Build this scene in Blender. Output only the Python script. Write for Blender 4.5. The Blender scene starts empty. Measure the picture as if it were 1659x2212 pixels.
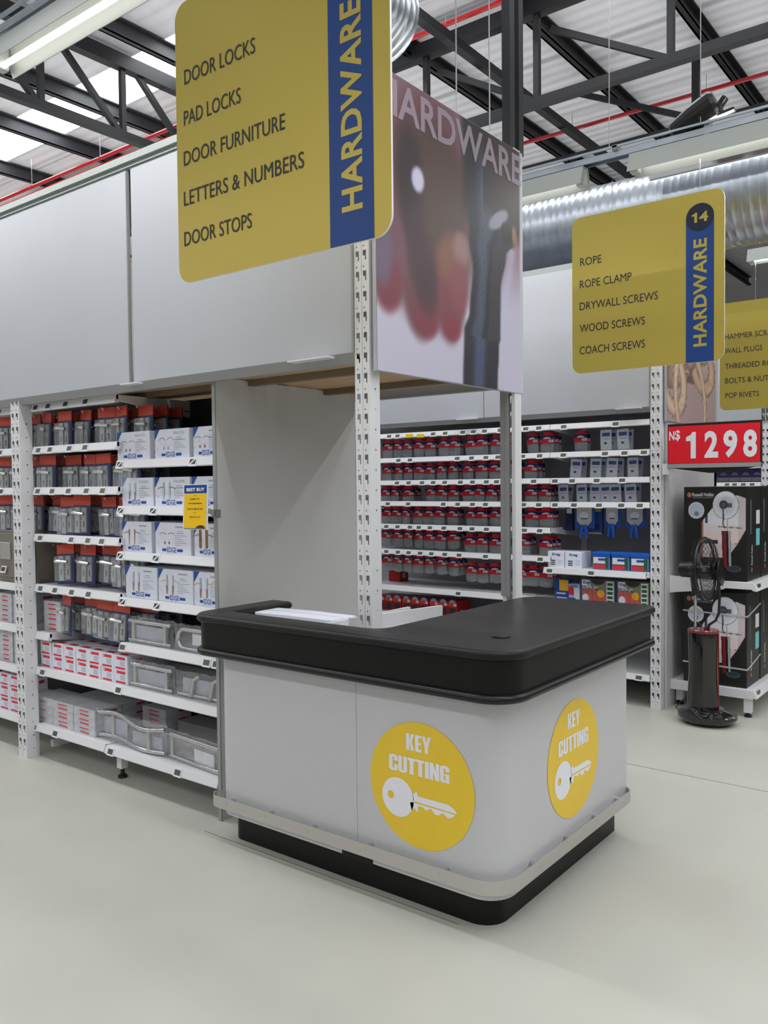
import bpy, bmesh, math, random
from mathutils import Vector, Matrix

random.seed(7)
sc = bpy.context.scene
COL = sc.collection

# ------------------------------------------------------------------ camera, world, lights, exposure
CAM = Vector((1.4216, -2.4159, 1.5)); YAW, PITCH, ROLL, FPX = -.6589, -.0318, -.0104, 1818.887
PW, PH = 1659, 2212
FW = Vector((math.sin(YAW)*math.cos(PITCH), math.cos(YAW)*math.cos(PITCH), math.sin(PITCH)))
R0 = Vector((math.cos(YAW), -math.sin(YAW), 0)); U0 = R0.cross(FW)
RT = R0*math.cos(ROLL)+U0*math.sin(ROLL); UP = -R0*math.sin(ROLL)+U0*math.cos(ROLL)
cd = bpy.data.cameras.new('camera'); cam = bpy.data.objects.new('camera', cd); COL.objects.link(cam)
cd.sensor_fit = 'HORIZONTAL'; cd.sensor_width = 36; cd.lens = FPX/PW*36; cd.clip_start = .05; cd.clip_end = 200
m3 = Matrix((RT, UP, -FW)).transposed()
cam.matrix_world = Matrix.Translation(CAM) @ m3.to_4x4()
sc.camera = cam
sc.view_settings.view_transform = 'Standard'; sc.view_settings.look = 'None'
sc.view_settings.gamma = 1; sc.view_settings.use_curve_mapping = False
sc.view_settings.exposure = 0.0
WORLD_E, LAMP_K, UP_K = .5, .49, .62
w = bpy.data.worlds.new('daylight'); sc.world = w; w.use_nodes = True
bg = w.node_tree.nodes['Background']; bg.inputs[0].default_value = (.86, .91, 1, 1); bg.inputs[1].default_value = WORLD_E
LAMP_Z = 3.38; SKY_E = 5.0
def area(name, x0, x1, y, z, wid, power, col=(1, .998, .99)):
    l = bpy.data.lights.new(name, 'AREA'); l.shape = 'RECTANGLE'; l.size = x1-x0; l.size_y = wid; l.energy = power; l.color = col
    o = bpy.data.objects.new(name, l); COL.objects.link(o); o.location = ((x0+x1)/2, y, z)
    return o
# the rows of strip lamps over the aisles (their light, and an added uplight; the fittings are built further down)
for y, z, segs in ((-.42, 3.40, ((-14, -2.4), (-.4, 7))), (2.5, 3.36, ((-14, -2.5), (1.1, 7))), (5.55, 3.5, ((-14, -.8), (1.1, 7))), (8.6, 3.5, ((-14, 7),)), (-3.6, 3.5, ((-14, 7),)), (-6.7, 3.5, ((-14, 7),))):
    for x0, x1 in segs: area('lamp_row_light', x0, x1, y, z, .09, 15.7*(x1-x0)*LAMP_K*(.78 if y < -3 else (.9 if y < 0 else 1)))
    area('added_roof_uplight', -14, 7, y, z+.16, .06, 15.7*21*LAMP_K*UP_K*(.6 if y < -3 else 1)).rotation_euler = (math.pi, 0, 0)  # added fill that brightens the roof; the fittings themselves shine down only

def ray(px, py): return FW + RT*((px-PW/2)/FPX) - UP*((py-PH/2)/FPX)
def at(px, py, ax, c):
    d = ray(px, py); return CAM + d*((c-CAM[ax])/d[ax])
def ax_(px, py, c): return at(px, py, 0, c)
def ay(px, py, c): return at(px, py, 1, c)
def az(px, py, c): return at(px, py, 2, c)

# ------------------------------------------------------------------ helpers
def lin(c):
    c /= 255.
    return c/12.92 if c <= .04045 else ((c+.055)/1.055)**2.4
def rgb(r, g, b): return (lin(r), lin(g), lin(b), 1)
MATS = {}
def mat(name, col, rough=.5, metal=0, noise=0, nscale=30, bump=0, bscale=200, spec=.5, coat=0, stretch=None):
    if name in MATS: return MATS[name]
    m = bpy.data.materials.new(name); m.use_nodes = True; nt = m.node_tree; b = nt.nodes['Principled BSDF']
    b.inputs['Base Color'].default_value = col; b.inputs['Roughness'].default_value = rough; b.inputs['Metallic'].default_value = metal
    b.inputs['Specular IOR Level'].default_value = spec; b.inputs['Coat Weight'].default_value = coat
    tc = nt.nodes.new('ShaderNodeTexCoord'); vec = tc.outputs['Object']
    if stretch:
        mp = nt.nodes.new('ShaderNodeMapping'); mp.inputs['Scale'].default_value = stretch; nt.links.new(vec, mp.inputs[0]); vec = mp.outputs[0]
    if noise:
        n = nt.nodes.new('ShaderNodeTexNoise'); n.inputs['Scale'].default_value = nscale; n.inputs['Detail'].default_value = 4
        nt.links.new(vec, n.inputs['Vector'])
        r = nt.nodes.new('ShaderNodeMapRange'); r.inputs['From Min'].default_value = .25; r.inputs['From Max'].default_value = .75
        r.inputs['To Min'].default_value = 1-noise; r.inputs['To Max'].default_value = 1+noise
        nt.links.new(n.outputs['Fac'], r.inputs['Value'])
        mx = nt.nodes.new('ShaderNodeVectorMath'); mx.operation = 'SCALE'; mx.inputs[0].default_value = col[:3]
        nt.links.new(r.outputs[0], mx.inputs['Scale']); nt.links.new(mx.outputs[0], b.inputs['Base Color'])
    if bump:
        n2 = nt.nodes.new('ShaderNodeTexNoise'); n2.inputs['Scale'].default_value = bscale; n2.inputs['Detail'].default_value = 3
        nt.links.new(vec, n2.inputs['Vector'])
        bp = nt.nodes.new('ShaderNodeBump'); bp.inputs['Strength'].default_value = bump; bp.inputs['Distance'].default_value = .002
        nt.links.new(n2.outputs['Fac'], bp.inputs['Height']); nt.links.new(bp.outputs[0], b.inputs['Normal'])
    MATS[name] = m
    return m
def emat(name, col, e):
    if name in MATS: return MATS[name]
    m = bpy.data.materials.new(name); m.use_nodes = True; b = m.node_tree.nodes['Principled BSDF']
    b.inputs['Base Color'].default_value = col; b.inputs['Emission Color'].default_value = col; b.inputs['Emission Strength'].default_value = e
    MATS[name] = m; return m
def clearmat(name, col=(.9, .93, .97, 1), opac=.12, rough=.12, crinkle=0, edge=.45):
    if name in MATS: return MATS[name]
    m = bpy.data.materials.new(name); m.use_nodes = True; nt = m.node_tree; out = nt.nodes['Material Output']; b = nt.nodes['Principled BSDF']
    b.inputs['Base Color'].default_value = col; b.inputs['Roughness'].default_value = rough
    t = nt.nodes.new('ShaderNodeBsdfTransparent'); mx = nt.nodes.new('ShaderNodeMixShader')
    fr = nt.nodes.new('ShaderNodeLayerWeight'); fr.inputs['Blend'].default_value = .25
    ad = nt.nodes.new('ShaderNodeMath'); ad.operation = 'ADD'; ad.inputs[1].default_value = opac; ad.use_clamp = True
    mu = nt.nodes.new('ShaderNodeMath'); mu.operation = 'MULTIPLY'; mu.inputs[1].default_value = edge
    nt.links.new(fr.outputs['Facing'], mu.inputs[0]); nt.links.new(mu.outputs[0], ad.inputs[0])
    nt.links.new(ad.outputs[0], mx.inputs[0]); nt.links.new(t.outputs[0], mx.inputs[1]); nt.links.new(b.outputs[0], mx.inputs[2]); nt.links.new(mx.outputs[0], out.inputs[0])
    if crinkle:
        n = nt.nodes.new('ShaderNodeTexNoise'); n.inputs['Scale'].default_value = 22; n.inputs['Detail'].default_value = 6; n.inputs['Distortion'].default_value = 1.2
        tc = nt.nodes.new('ShaderNodeTexCoord'); nt.links.new(tc.outputs['Object'], n.inputs['Vector'])
        bp = nt.nodes.new('ShaderNodeBump'); bp.inputs['Strength'].default_value = crinkle; bp.inputs['Distance'].default_value = .03
        nt.links.new(n.outputs['Fac'], bp.inputs['Height']); nt.links.new(bp.outputs[0], b.inputs['Normal']); nt.links.new(bp.outputs[0], fr.inputs['Normal'])
    MATS[name] = m; return m
def printmat(name='printed_picture', rough=.45):
    if name in MATS: return MATS[name]
    m = bpy.data.materials.new(name); m.use_nodes = True; nt = m.node_tree; b = nt.nodes['Principled BSDF']; b.inputs['Roughness'].default_value = rough
    a = nt.nodes.new('ShaderNodeAttribute'); a.attribute_name = 'Col'; nt.links.new(a.outputs['Color'], b.inputs['Base Color'])
    MATS[name] = m; return m

class MB:
    def __init__(s): s.v = []; s.f = []; s.m = []
    def add(s, vs, fs, mi=0):
        n = len(s.v); s.v += [Vector(p) for p in vs]
        for f in fs: s.f.append([i+n for i in f]); s.m.append(mi)
        return s
    def quad(s, a, b, c, d, mi=0): return s.add([a, b, c, d], [(0, 1, 2, 3)], mi)
    def poly(s, pts, mi=0): return s.add(pts, [tuple(range(len(pts)))], mi)
    def box(s, x0, x1, y0, y1, z0, z1, mi=0):
        return s.add([(x0, y0, z0), (x1, y0, z0), (x1, y1, z0), (x0, y1, z0), (x0, y0, z1), (x1, y0, z1), (x1, y1, z1), (x0, y1, z1)],
                     [(0, 3, 2, 1), (4, 5, 6, 7), (0, 1, 5, 4), (1, 2, 6, 5), (2, 3, 7, 6), (3, 0, 4, 7)], mi)
    def bar(s, p, q, wd, ht, mi=0, up=(0, 0, 1)):
        p = Vector(p); q = Vector(q); d = (q-p).normalized(); u = Vector(up)
        if abs(d.dot(u)) > .98: u = Vector((0, 1, 0))
        a = d.cross(u).normalized()*wd/2; b = a.cross(d).normalized()*ht/2
        vs = [p-a-b, p+a-b, p+a+b, p-a+b, q-a-b, q+a-b, q+a+b, q-a+b]
        return s.add(vs, [(0, 3, 2, 1), (4, 5, 6, 7), (0, 1, 5, 4), (1, 2, 6, 5), (2, 3, 7, 6), (3, 0, 4, 7)], mi)
    def tube(s, pts, r, n=8, mi=0, cap=True, closed=False):
        pts = [Vector(p) for p in pts]; k = len(pts); rs = r if isinstance(r, (list, tuple)) else [r]*k
        base = len(s.v); prev = None
        for i, p in enumerate(pts):
            if closed: t = (pts[(i+1) % k]-pts[i-1]).normalized()
            else: t = (pts[min(i+1, k-1)]-pts[max(i-1, 0)]).normalized()
            if prev is None:
                u = Vector((0, 0, 1)) if abs(t.z) < .9 else Vector((1, 0, 0)); a = t.cross(u).normalized()
            else:
                a = (prev-t*prev.dot(t)).normalized()
            prev = a; b = t.cross(a)
            for j in range(n):
                an = 2*math.pi*j/n; s.v.append(p+(a*math.cos(an)+b*math.sin(an))*rs[i])
        for i in range(k if closed else k-1):
            i2 = (i+1) % k
            for j in range(n):
                j2 = (j+1) % n; s.f.append([base+i*n+j, base+i*n+j2, base+i2*n+j2, base+i2*n+j]); s.m.append(mi)
        if cap and not closed:
            s.f.append([base+j for j in range(n)][::-1]); s.m.append(mi); s.f.append([base+(k-1)*n+j for j in range(n)]); s.m.append(mi)
        return s
    def lathe(s, prof, c=(0, 0, 0), n=24, mi=0, sx=1, sy=1, caps=True):
        base = len(s.v); k = len(prof)
        for (r, z) in prof:
            for j in range(n):
                an = 2*math.pi*j/n; s.v.append(Vector((c[0]+r*sx*math.cos(an), c[1]+r*sy*math.sin(an), c[2]+z)))
        for i in range(k-1):
            for j in range(n):
                j2 = (j+1) % n; s.f.append([base+i*n+j, base+i*n+j2, base+(i+1)*n+j2, base+(i+1)*n+j]); s.m.append(mi)
        if caps:
            s.f.append([base+j for j in range(n)][::-1]); s.m.append(mi); s.f.append([base+(k-1)*n+j for j in range(n)]); s.m.append(mi)
        return s
    def loft(s, rings, mi=0, cap0=False, cap1=False, closed=True):
        base = len(s.v); n = len(rings[0])
        for r in rings: s.v += [Vector(p) for p in r]
        for i in range(len(rings)-1):
            for j in range(n if closed else n-1):
                j2 = (j+1) % n; s.f.append([base+i*n+j, base+i*n+j2, base+(i+1)*n+j2, base+(i+1)*n+j]); s.m.append(mi)
        if cap0: s.f.append([base+j for j in range(n)][::-1]); s.m.append(mi)
        if cap1: s.f.append([base+(len(rings)-1)*n+j for j in range(n)]); s.m.append(mi)
        return s
    def merge(s, vf, fn, mi=0):
        vs, fs = vf; return s.add([fn(p) for p in vs], fs, mi)
    def build(s, name, mats, parent=None, o=None, smooth=0, bevel=0):
        me = bpy.data.meshes.new(name); off = Vector(o) if o is not None else Vector((0, 0, 0))
        me.from_pydata([p-off for p in s.v], [], s.f)
        if not isinstance(mats, (list, tuple)): mats = [mats]
        for m in mats: me.materials.append(m)
        me.polygons.foreach_set('material_index', s.m)
        if smooth:
            me.polygons.foreach_set('use_smooth', [True]*len(s.f)); me.set_sharp_from_angle(angle=math.radians(smooth))
        me.update()
        ob = bpy.data.objects.new(name, me); COL.objects.link(ob)
        if parent: ob.parent = parent
        elif o is not None: ob.location = off
        if bevel:
            b = ob.modifiers.new('bevel', 'BEVEL'); b.width = bevel; b.segments = 2; b.limit_method = 'ANGLE'
        return ob

def thing(name, label, cat, loc=(0, 0, 0), group=None, rz=0):
    o = bpy.data.objects.new(name, None); COL.objects.link(o); o.location = loc; o.rotation_euler = (0, 0, rz); o.empty_display_size = .05
    o['label'] = label; o['category'] = cat
    if group: o['group'] = group
    return o
def tag(o, label, cat, group=None, kind=None):
    o['label'] = label; o['category'] = cat
    if group: o['group'] = group
    if kind: o['kind'] = kind
    return o
def struct(o): o['kind'] = 'structure'; return o
def copy_tree(o, parent=None):
    c = o.copy(); COL.objects.link(c)
    if parent: c.parent = parent
    for ch in list(o.children): copy_tree(ch, c)
    return c
def dup(o, loc, label, group=None, rot=None):
    c = copy_tree(o); c.location = loc; c['label'] = label
    if group: c['group'] = group
    if rot: c.rotation_euler = rot
    return c
ORD = ['first', 'second', 'third', 'fourth', 'fifth', 'sixth', 'seventh', 'eighth', 'ninth', 'tenth', 'eleventh', 'twelfth', 'thirteenth', 'fourteenth', 'fifteenth', 'sixteenth']

GLY = {'K': (.56, [[(0, 0), (.22, 0), (.22, 1), (0, 1)], [(.2, .5), (.33, 0), (.56, 0), (.38, .53), (.55, 1), (.33, 1)]]),
 'E': (.42, [[(0, 0), (.42, 0), (.42, .17), (.22, .17), (.22, .42), (.40, .42), (.40, .58), (.22, .58), (.22, .83), (.42, .83), (.42, 1), (0, 1)]]),
 'Y': (.58, [[(0, 1), (.18, .40), (.18, 0), (.40, 0), (.40, .40), (.58, 1), (.36, 1), (.29, .62), (.22, 1)]]),
 'C': (.5, [[(.5, .62), (.5, .86), (.44, .96), (.33, 1), (.17, 1), (.06, .96), (0, .86), (0, .14), (.06, .04), (.17, 0), (.33, 0), (.44, .04), (.5, .14), (.5, .40), (.29, .40), (.29, .19), (.25, .15), (.21, .19), (.21, .81), (.25, .85), (.29, .81), (.29, .62)]]),
 'G': (.5, [[(.5, .66), (.5, .86), (.44, .96), (.33, 1), (.17, 1), (.06, .96), (0, .86), (0, .14), (.06, .04), (.15, 0), (.25, 0), (.33, .06), (.36, 0), (.5, 0), (.5, .53), (.25, .53), (.25, .40), (.29, .40), (.29, .19), (.25, .15), (.21, .19), (.21, .81), (.25, .85), (.29, .81), (.29, .66)]]),
 'U': (.5, [[(0, 1), (0, .14), (.06, .04), (.17, 0), (.33, 0), (.44, .04), (.5, .14), (.5, 1), (.29, 1), (.29, .19), (.25, .15), (.21, .19), (.21, 1)]]),
 'T': (.44, [[(0, 1), (0, .83), (.11, .83), (.11, 0), (.33, 0), (.33, .83), (.44, .83), (.44, 1)]]), 'I': (.22, [[(0, 0), (.22, 0), (.22, 1), (0, 1)]]),
 'N': (.52, [[(0, 0), (.19, 0), (.19, .45), (.33, 0), (.52, 0), (.52, 1), (.33, 1), (.33, .55), (.19, 1), (0, 1)]]),
 '1': (.42, [[(.20, 0), (.42, 0), (.42, 1), (.27, 1), (.20, .90), (.0, .81), (0, .66), (.20, .66)]])}
def put_block(mb, s, org, u, v, mi=0, gap=.035):
    '''heavy condensed capitals filling org, org+u, org+v'''
    org = Vector(org); u = Vector(u); v = Vector(v); W_ = sum(GLY[c][0] for c in s)+gap*(len(s)-1); x = 0
    for c in s:
        for pl in GLY[c][1]: mb.poly([org+u*((x+a)/W_)+v*b_ for a, b_ in pl], mi)
        x += GLY[c][0]+gap
_T = {}
def text(s, bold=0, spacing=1.0):
    k = (s, bold, spacing)
    if k not in _T:
        cu = bpy.data.curves.new('t', 'FONT'); cu.body = s; cu.size = 1; cu.offset = bold; cu.resolution_u = 3; cu.space_character = spacing
        ob = bpy.data.objects.new('t', cu); COL.objects.link(ob); bpy.context.view_layer.update()
        dg = bpy.context.evaluated_depsgraph_get(); me = bpy.data.meshes.new_from_object(ob.evaluated_get(dg))
        vs = [v.co.copy() for v in me.vertices]; fs = [tuple(p.vertices) for p in me.polygons]
        bpy.data.objects.remove(ob); bpy.data.curves.remove(cu); bpy.data.meshes.remove(me)
        x0 = min(v.x for v in vs); x1 = max(v.x for v in vs); y0 = min(v.y for v in vs); y1 = max(v.y for v in vs)
        vs = [Vector(((v.x-x0)/(x1-x0), (v.y-y0)/(y1-y0), 0)) for v in vs]
        _T[k] = (vs, fs)
    return _T[k]
def put_text(mb, s, org, u, v, mi=0, bold=0, spacing=1.0):
    """lettering s filling the parallelogram org, org+u, org+v"""
    org = Vector(org); u = Vector(u); v = Vector(v)
    return mb.merge(text(s, bold, spacing), lambda p: org+u*p.x+v*p.y, mi)
def painted(name, org, u, v, nu, nv, fn, parent=None, o=None, m=None):
    """a printed picture: grid over org..org+u..org+v, colour fn(s,t) in sRGB 0-255"""
    org = Vector(org); u = Vector(u); v = Vector(v); mb = MB(); cols = []
    for j in range(nv+1):
        for i in range(nu+1):
            mb.v.append(org+u*(i/nu)+v*(j/nv)); c = fn(i/nu, j/nv); cols += [lin(max(0, min(255, c[0]))), lin(max(0, min(255, c[1]))), lin(max(0, min(255, c[2]))), 1]
    for j in range(nv):
        for i in range(nu):
            a = j*(nu+1)+i; mb.f.append([a, a+1, a+nu+2, a+nu+1]); mb.m.append(0)
    ob = mb.build(name, m or printmat(), parent, o)
    at_ = ob.data.color_attributes.new('Col', 'FLOAT_COLOR', 'POINT'); at_.data.foreach_set('color', cols)
    return ob
def sst(a, b, x):
    if a == b: return float(x > a)
    t = max(0, min(1, (x-a)/(b-a))); return t*t*(3-2*t)
def mixc(a, b, t): return tuple(a[i]+(b[i]-a[i])*t for i in range(3))
def arc(cx, cy, r, a0, a1, n): return [(cx+r*math.cos(math.radians(a0+(a1-a0)*i/n)), cy+r*math.sin(math.radians(a0+(a1-a0)*i/n))) for i in range(n+1)]
def rrect(x0, x1, z0, z1, r, n=6): return arc(x1-r, z0+r, r, -90, 0, n)+arc(x1-r, z1-r, r, 0, 90, n)+arc(x0+r, z1-r, r, 90, 180, n)+arc(x0+r, z0+r, r, 180, 270, n)
def plate(mb, xs, zs, holes, fn, mi=0):
    """flat sheet with rectangular holes, fn maps (x, z) to a point"""
    X = sorted(set([round(a, 5) for a in list(xs)+[h[0] for h in holes]+[h[1] for h in holes]])); Z = sorted(set([round(a, 5) for a in list(zs)+[h[2] for h in holes]+[h[3] for h in holes]]))
    idx = {}
    hs = set()
    zi = {z: i for i, z in enumerate(Z)}; xi = {x: i for i, x in enumerate(X)}
    for h in holes:
        for i in range(xi[round(h[0], 5)], xi[round(h[1], 5)]):
            for j in range(zi[round(h[2], 5)], zi[round(h[3], 5)]): hs.add((i, j))
    def vid(i, j):
        if (i, j) not in idx: idx[(i, j)] = len(mb.v); mb.v.append(Vector(fn(X[i], Z[j])))
        return idx[(i, j)]
    for j in range(len(Z)-1):
        for i in range(len(X)-1):
            if (i, j) in hs: continue
            mb.f.append([vid(i, j), vid(i+1, j), vid(i+1, j+1), vid(i, j+1)]); mb.m.append(mi)

# ------------------------------------------------------------------ materials
WHITE_METAL = mat('white_powder_coat', rgb(222, 222, 226), .38, bump=.05)
GREY_METAL = mat('grey_painted_metal', rgb(150, 150, 152), .42)
PANEL = mat('white_panel', rgb(180, 183, 190), .5, noise=.02, nscale=3)
PANEL_EDGE = mat('panel_edge', rgb(150, 152, 150), .5)
DARK_BACK = mat('dark_back_panel', rgb(58, 58, 62), .6)
MID_BACK = mat('grey_back_panel', rgb(172, 172, 178), .6)
BLACK_LAM = mat('black_laminate', rgb(16, 15, 15), .42, bump=.08, bscale=500, spec=.25)
BLACK_TOP = mat('dark_grain_laminate', rgb(27, 26, 26), .36, noise=.12, nscale=60, bump=.1, bscale=300, stretch=(1, 6, 1), spec=.22)
BLACK_RUB = mat('black_edge_trim', rgb(20, 20, 23), .3, spec=.35)
ALU = mat('brushed_aluminium', rgb(200, 197, 193), .42, .75, bump=.06, stretch=(2, 2, 60))
STEEL = mat('polished_steel', rgb(205, 205, 205), .2, 1)
GALV = mat('galvanised_steel', rgb(200, 206, 214), .34, 1, noise=.12, nscale=9)
DARK_STEEL = mat('dark_roof_steel', rgb(34, 35, 38), .5)
PURLIN = mat('roof_purlin_steel', rgb(62, 63, 68), .45)
RED_PIPE = mat('red_pipe_paint', rgb(196, 32, 38), .35)
WOOD = mat('plywood', rgb(196, 164, 124), .6, noise=.16, nscale=8, stretch=(1, 14, 1))
YELLOW = mat('sticker_yellow', rgb(240, 203, 50), .4, noise=.02)
STK_WHITE = mat('sticker_white', rgb(240, 240, 248), .4)
GOLD = mat('sign_gold', rgb(200, 178, 80), .36, .3, noise=.02, nscale=120)
SIGN_EDGE = mat('sign_white_edge', rgb(235, 235, 235), .5)
SIGN_BLUE = mat('sign_blue', rgb(12, 66, 138), .45)
NAVY = mat('sign_navy', rgb(18, 28, 52), .45)
INK = mat('dark_ink', rgb(46, 46, 54), .5)
RED_SIGN = mat('price_red', rgb(222, 20, 40), .35)
BLACK_PL = mat('black_plastic', rgb(20, 20, 21), .32)
GLOSS_BLACK = mat('gloss_black', rgb(14, 14, 14), .12, coat=.6)
DARK_RED = mat('dark_red_trim', rgb(120, 16, 22), .2, coat=.5)
WIRE = mat('thin_wire', rgb(180, 180, 182), .35, .8)
CLEAR = clearmat('clear_plastic', opac=.05, rough=.08)
CRINKLE = clearmat('crinkled_film', (.95, .96, 1, 1), .08, .06, 1.0, .32)
LCD = mat('label_lcd', rgb(84, 92, 76), .3)
LABEL_DARK = mat('label_recess', rgb(54, 50, 52), .5)
CARD_BLUE = mat('card_blue', rgb(38, 52, 96), .45)
CARD_RED = mat('card_red', rgb(190, 70, 50), .45)
PLATE = mat('satin_lock_plate', rgb(176, 180, 178), .4, .5)
PACK_RED = mat('pack_red', rgb(214, 36, 44), .4)
PACK_NAVY = mat('pack_navy', rgb(30, 40, 92), .4)
PACK_WHITE = mat('pack_white', rgb(225, 228, 235), .45)
BAG_GREY = clearmat('screw_bag', (.50, .54, .57, 1), .42, .16, .6)
CARTON_W = mat('white_carton', rgb(230, 233, 246), .55, noise=.02, nscale=20)
CARTON_PALE = mat('pale_blue_print', rgb(196, 204, 232), .55)
EDGE_BLUE = mat('carton_blue', rgb(30, 78, 160), .5)
PRINT_GREY = mat('print_grey', rgb(168, 172, 190), .55)
BRASS = mat('print_bronze', rgb(150, 112, 78), .5)
CART_RED = mat('carton_red', rgb(220, 44, 60), .5)
CART_SILVER = mat('silver_print_carton', rgb(200, 202, 208), .45, noise=.14, nscale=26)
BOX_BLACK = mat('black_carton', rgb(24, 23, 22), .45)
SAFE = mat('taupe_metal', rgb(126, 118, 108), .45)
BLUE_PL = mat('blue_plastic', rgb(30, 92, 190), .3)
GREEN_PR = mat('green_print', rgb(40, 92, 60), .5)
ORANGE_PR = mat('orange_print', rgb(236, 176, 40), .5)
BRICK_PR = mat('deck_print', rgb(196, 92, 84), .5)

# ================================================================== THE SETTING
CEIL = 6.5
fm = mat('polished_concrete', rgb(184, 184, 175), .4, noise=.045, nscale=2.2, bump=.04, bscale=90)
nt = fm.node_tree; b = nt.nodes['Principled BSDF']; nz = nt.nodes.new('ShaderNodeTexNoise'); nz.inputs['Scale'].default_value = 5; nz.inputs['Detail'].default_value = 8
tc = nt.nodes.new('ShaderNodeTexCoord'); nt.links.new(tc.outputs['Object'], nz.inputs['Vector'])
mr = nt.nodes.new('ShaderNodeMapRange'); mr.inputs['To Min'].default_value = .30; mr.inputs['To Max'].default_value = .52; nt.links.new(nz.outputs['Fac'], mr.inputs['Value']); nt.links.new(mr.outputs[0], b.inputs['Roughness'])
fl = MB().box(-22, 9, -10, 20, -.2, 0).build('floor', fm); struct(fl)
jm = mat('floor_joint', rgb(120, 118, 110), .7)
struct(MB().box(-1.43, -.12, -.037, -.033, -.05, .0006).build('trim_2', jm)); j1 = MB().box(-20, 8, 1.888, 1.894, -.05, .0006).build('trim_1', jm); struct(j1)

cm = mat('roof_sheet', rgb(238, 238, 244), .55, noise=.05, nscale=4)
nt = cm.node_tree; b = nt.nodes['Principled BSDF']; wv = nt.nodes.new('ShaderNodeTexWave'); wv.bands_direction = 'Y'; wv.inputs['Scale'].default_value = 1.7
tc = nt.nodes.new('ShaderNodeTexCoord'); nt.links.new(tc.outputs['Object'], wv.inputs['Vector'])
bp = nt.nodes.new('ShaderNodeBump'); bp.inputs['Strength'].default_value = .5; bp.inputs['Distance'].default_value = .03; nt.links.new(wv.outputs['Fac'], bp.inputs['Height']); nt.links.new(bp.outputs[0], b.inputs['Normal'])
mb = MB(); HOLES = [(-16, 8, 3.68, 4.42), (-16, 8, -.82, -.12), (-16, 8, -8.4, -7.6)]  # the last strip is unseen, added to bring in more daylight
plate(mb, [-22, 9], [-10, 20], HOLES, lambda x, y: (x, y, CEIL))
ce = mb.build('ceiling', cm); struct(ce)
SKY = emat('skylight_daylight', (.93, .97, 1, 1), SKY_E)
for i, (x0, x1, y0, y1) in enumerate(HOLES):
    s = MB().box(x0, x1, y0, y1, CEIL+.03, CEIL+.06).build('window_%d' % (i+1), SKY); struct(s)
struct(MB().box(-22, 9, 20, 20.2, 0, CEIL).build('wall_back', mat('far_wall', rgb(196, 196, 196), .7)))
struct(MB().box(-22.2, -22, -10, 20, 0, CEIL).build('wall_left', mat('far_wall', rgb(196, 196, 196), .7)))

WF = mat('stocked_wall', rgb(150, 148, 146), .7)
struct(MB().box(-22, 9, -10.2, -10, 0, CEIL).build('wall_front', WF)); struct(MB().box(9, 9.2, -10, 20, 0, CEIL).build('wall_right', WF))

# roof steel
def purlin(x, first, label):
    # cold-rolled channel running away from the camera
    m_ = MB(); z1 = CEIL-.01; h = .2
    m_.box(x-.012, x+.012, -9.5, 19.5, z1-h, z1).box(x-.012, x+.07, -9.5, 19.5, z1-.014, z1).box(x-.012, x+.07, -9.5, 19.5, z1-h, z1-h+.014).box(x+.058, x+.07, -9.5, 19.5, z1-h, z1-h+.03)
    o = m_.build('roof_purlin', PURLIN if first else DARK_STEEL); return tag(o, label, 'roof beam', 'roof purlins')
PX = [(-.15, 0, 'dark roof purlin at the top right corner of the photo'), (-1.51, 0, 'dark roof purlin meeting the black fitting on the cable rail'), (-2.83, 0, 'dark roof purlin right of the twin black poles'),
      (-4.2, 0, 'dark roof purlin behind the hand picture and twin black poles'), (-6.38, 1, 'grey-blue channel purlin beside the near roof truss on the left'), (-8.13, 1, 'dark purlin crossing the skylights just beyond the left truss'),
      (-9.52, 1, 'second dark purlin crossing the skylights beyond the left truss'), (-11.1, 1, 'farthest dark purlin, at the left edge above the red pipe')]
for x, a, l in PX: purlin(x, a, l)
def truss(name, label, axis, c, z1, z0, lo, hi, webs, group='roof trusses', tw=.12, bw=.1):
    t = thing(name, label, 'roof truss', (0, 0, 0), group)
    P = (lambda s, z: (s, c, z)) if axis == 'x' else (lambda s, z: (c, s, z))
    MB().bar(P(lo, z1), P(hi, z1), tw, .16).build('top_chord', DARK_STEEL, t)
    MB().bar(P(lo, z0), P(hi, z0), bw, .09).build('bottom_chord', DARK_STEEL, t)
    for a, za, b_, zb in webs: MB().bar(P(a, za), P(b_, zb), .06, .06).build('web_member', DARK_STEEL, t)
    return t
wl = []
for k in range(-4, 9): wl += [(2.51+k*1.01, 5.53, 2.51+k*1.01, 6.4), (2.68+k*1.01, 6.33, 3.48+k*1.01, 5.55)]
truss('roof_truss', 'black lattice roof truss in front of the skylights at upper left', 'y', -6.9, 6.36, 5.53, -9, 19, wl)
wr = []
for k in range(-6, 5): wr += [(-2.615+k*1.355, 5.35, -2.615+k*1.355, 6.3), (-2.45+k*1.355, 6.03, -1.28+k*1.355, 5.37)]
truss('roof_truss', 'black lattice roof truss behind the twin black poles at upper right', 'x', 5.4, 6.30, 5.35, -12, 8, wr)
tag(MB().bar((-3.2, 1.5, 5.9), (-3.25, 14, 5.9), .09, .09).build('roof_brace', DARK_STEEL), 'slim dark brace passing under the right truss, going away', 'roof beam')
tag(MB().bar((-1.66, 7.4, 5.6), (-1.66, 7.4, 6.4), .08, .08).bar((-1.66, 7.4, 5.6), (-3.1, 7.4, 6.3), .06, .06).bar((-9, 7.4, 5.55), (6, 7.4, 5.55), .05, .05).build('roof_hanger', DARK_STEEL), 'black hanger frame in the roof beyond the right truss', 'roof beam')
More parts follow.
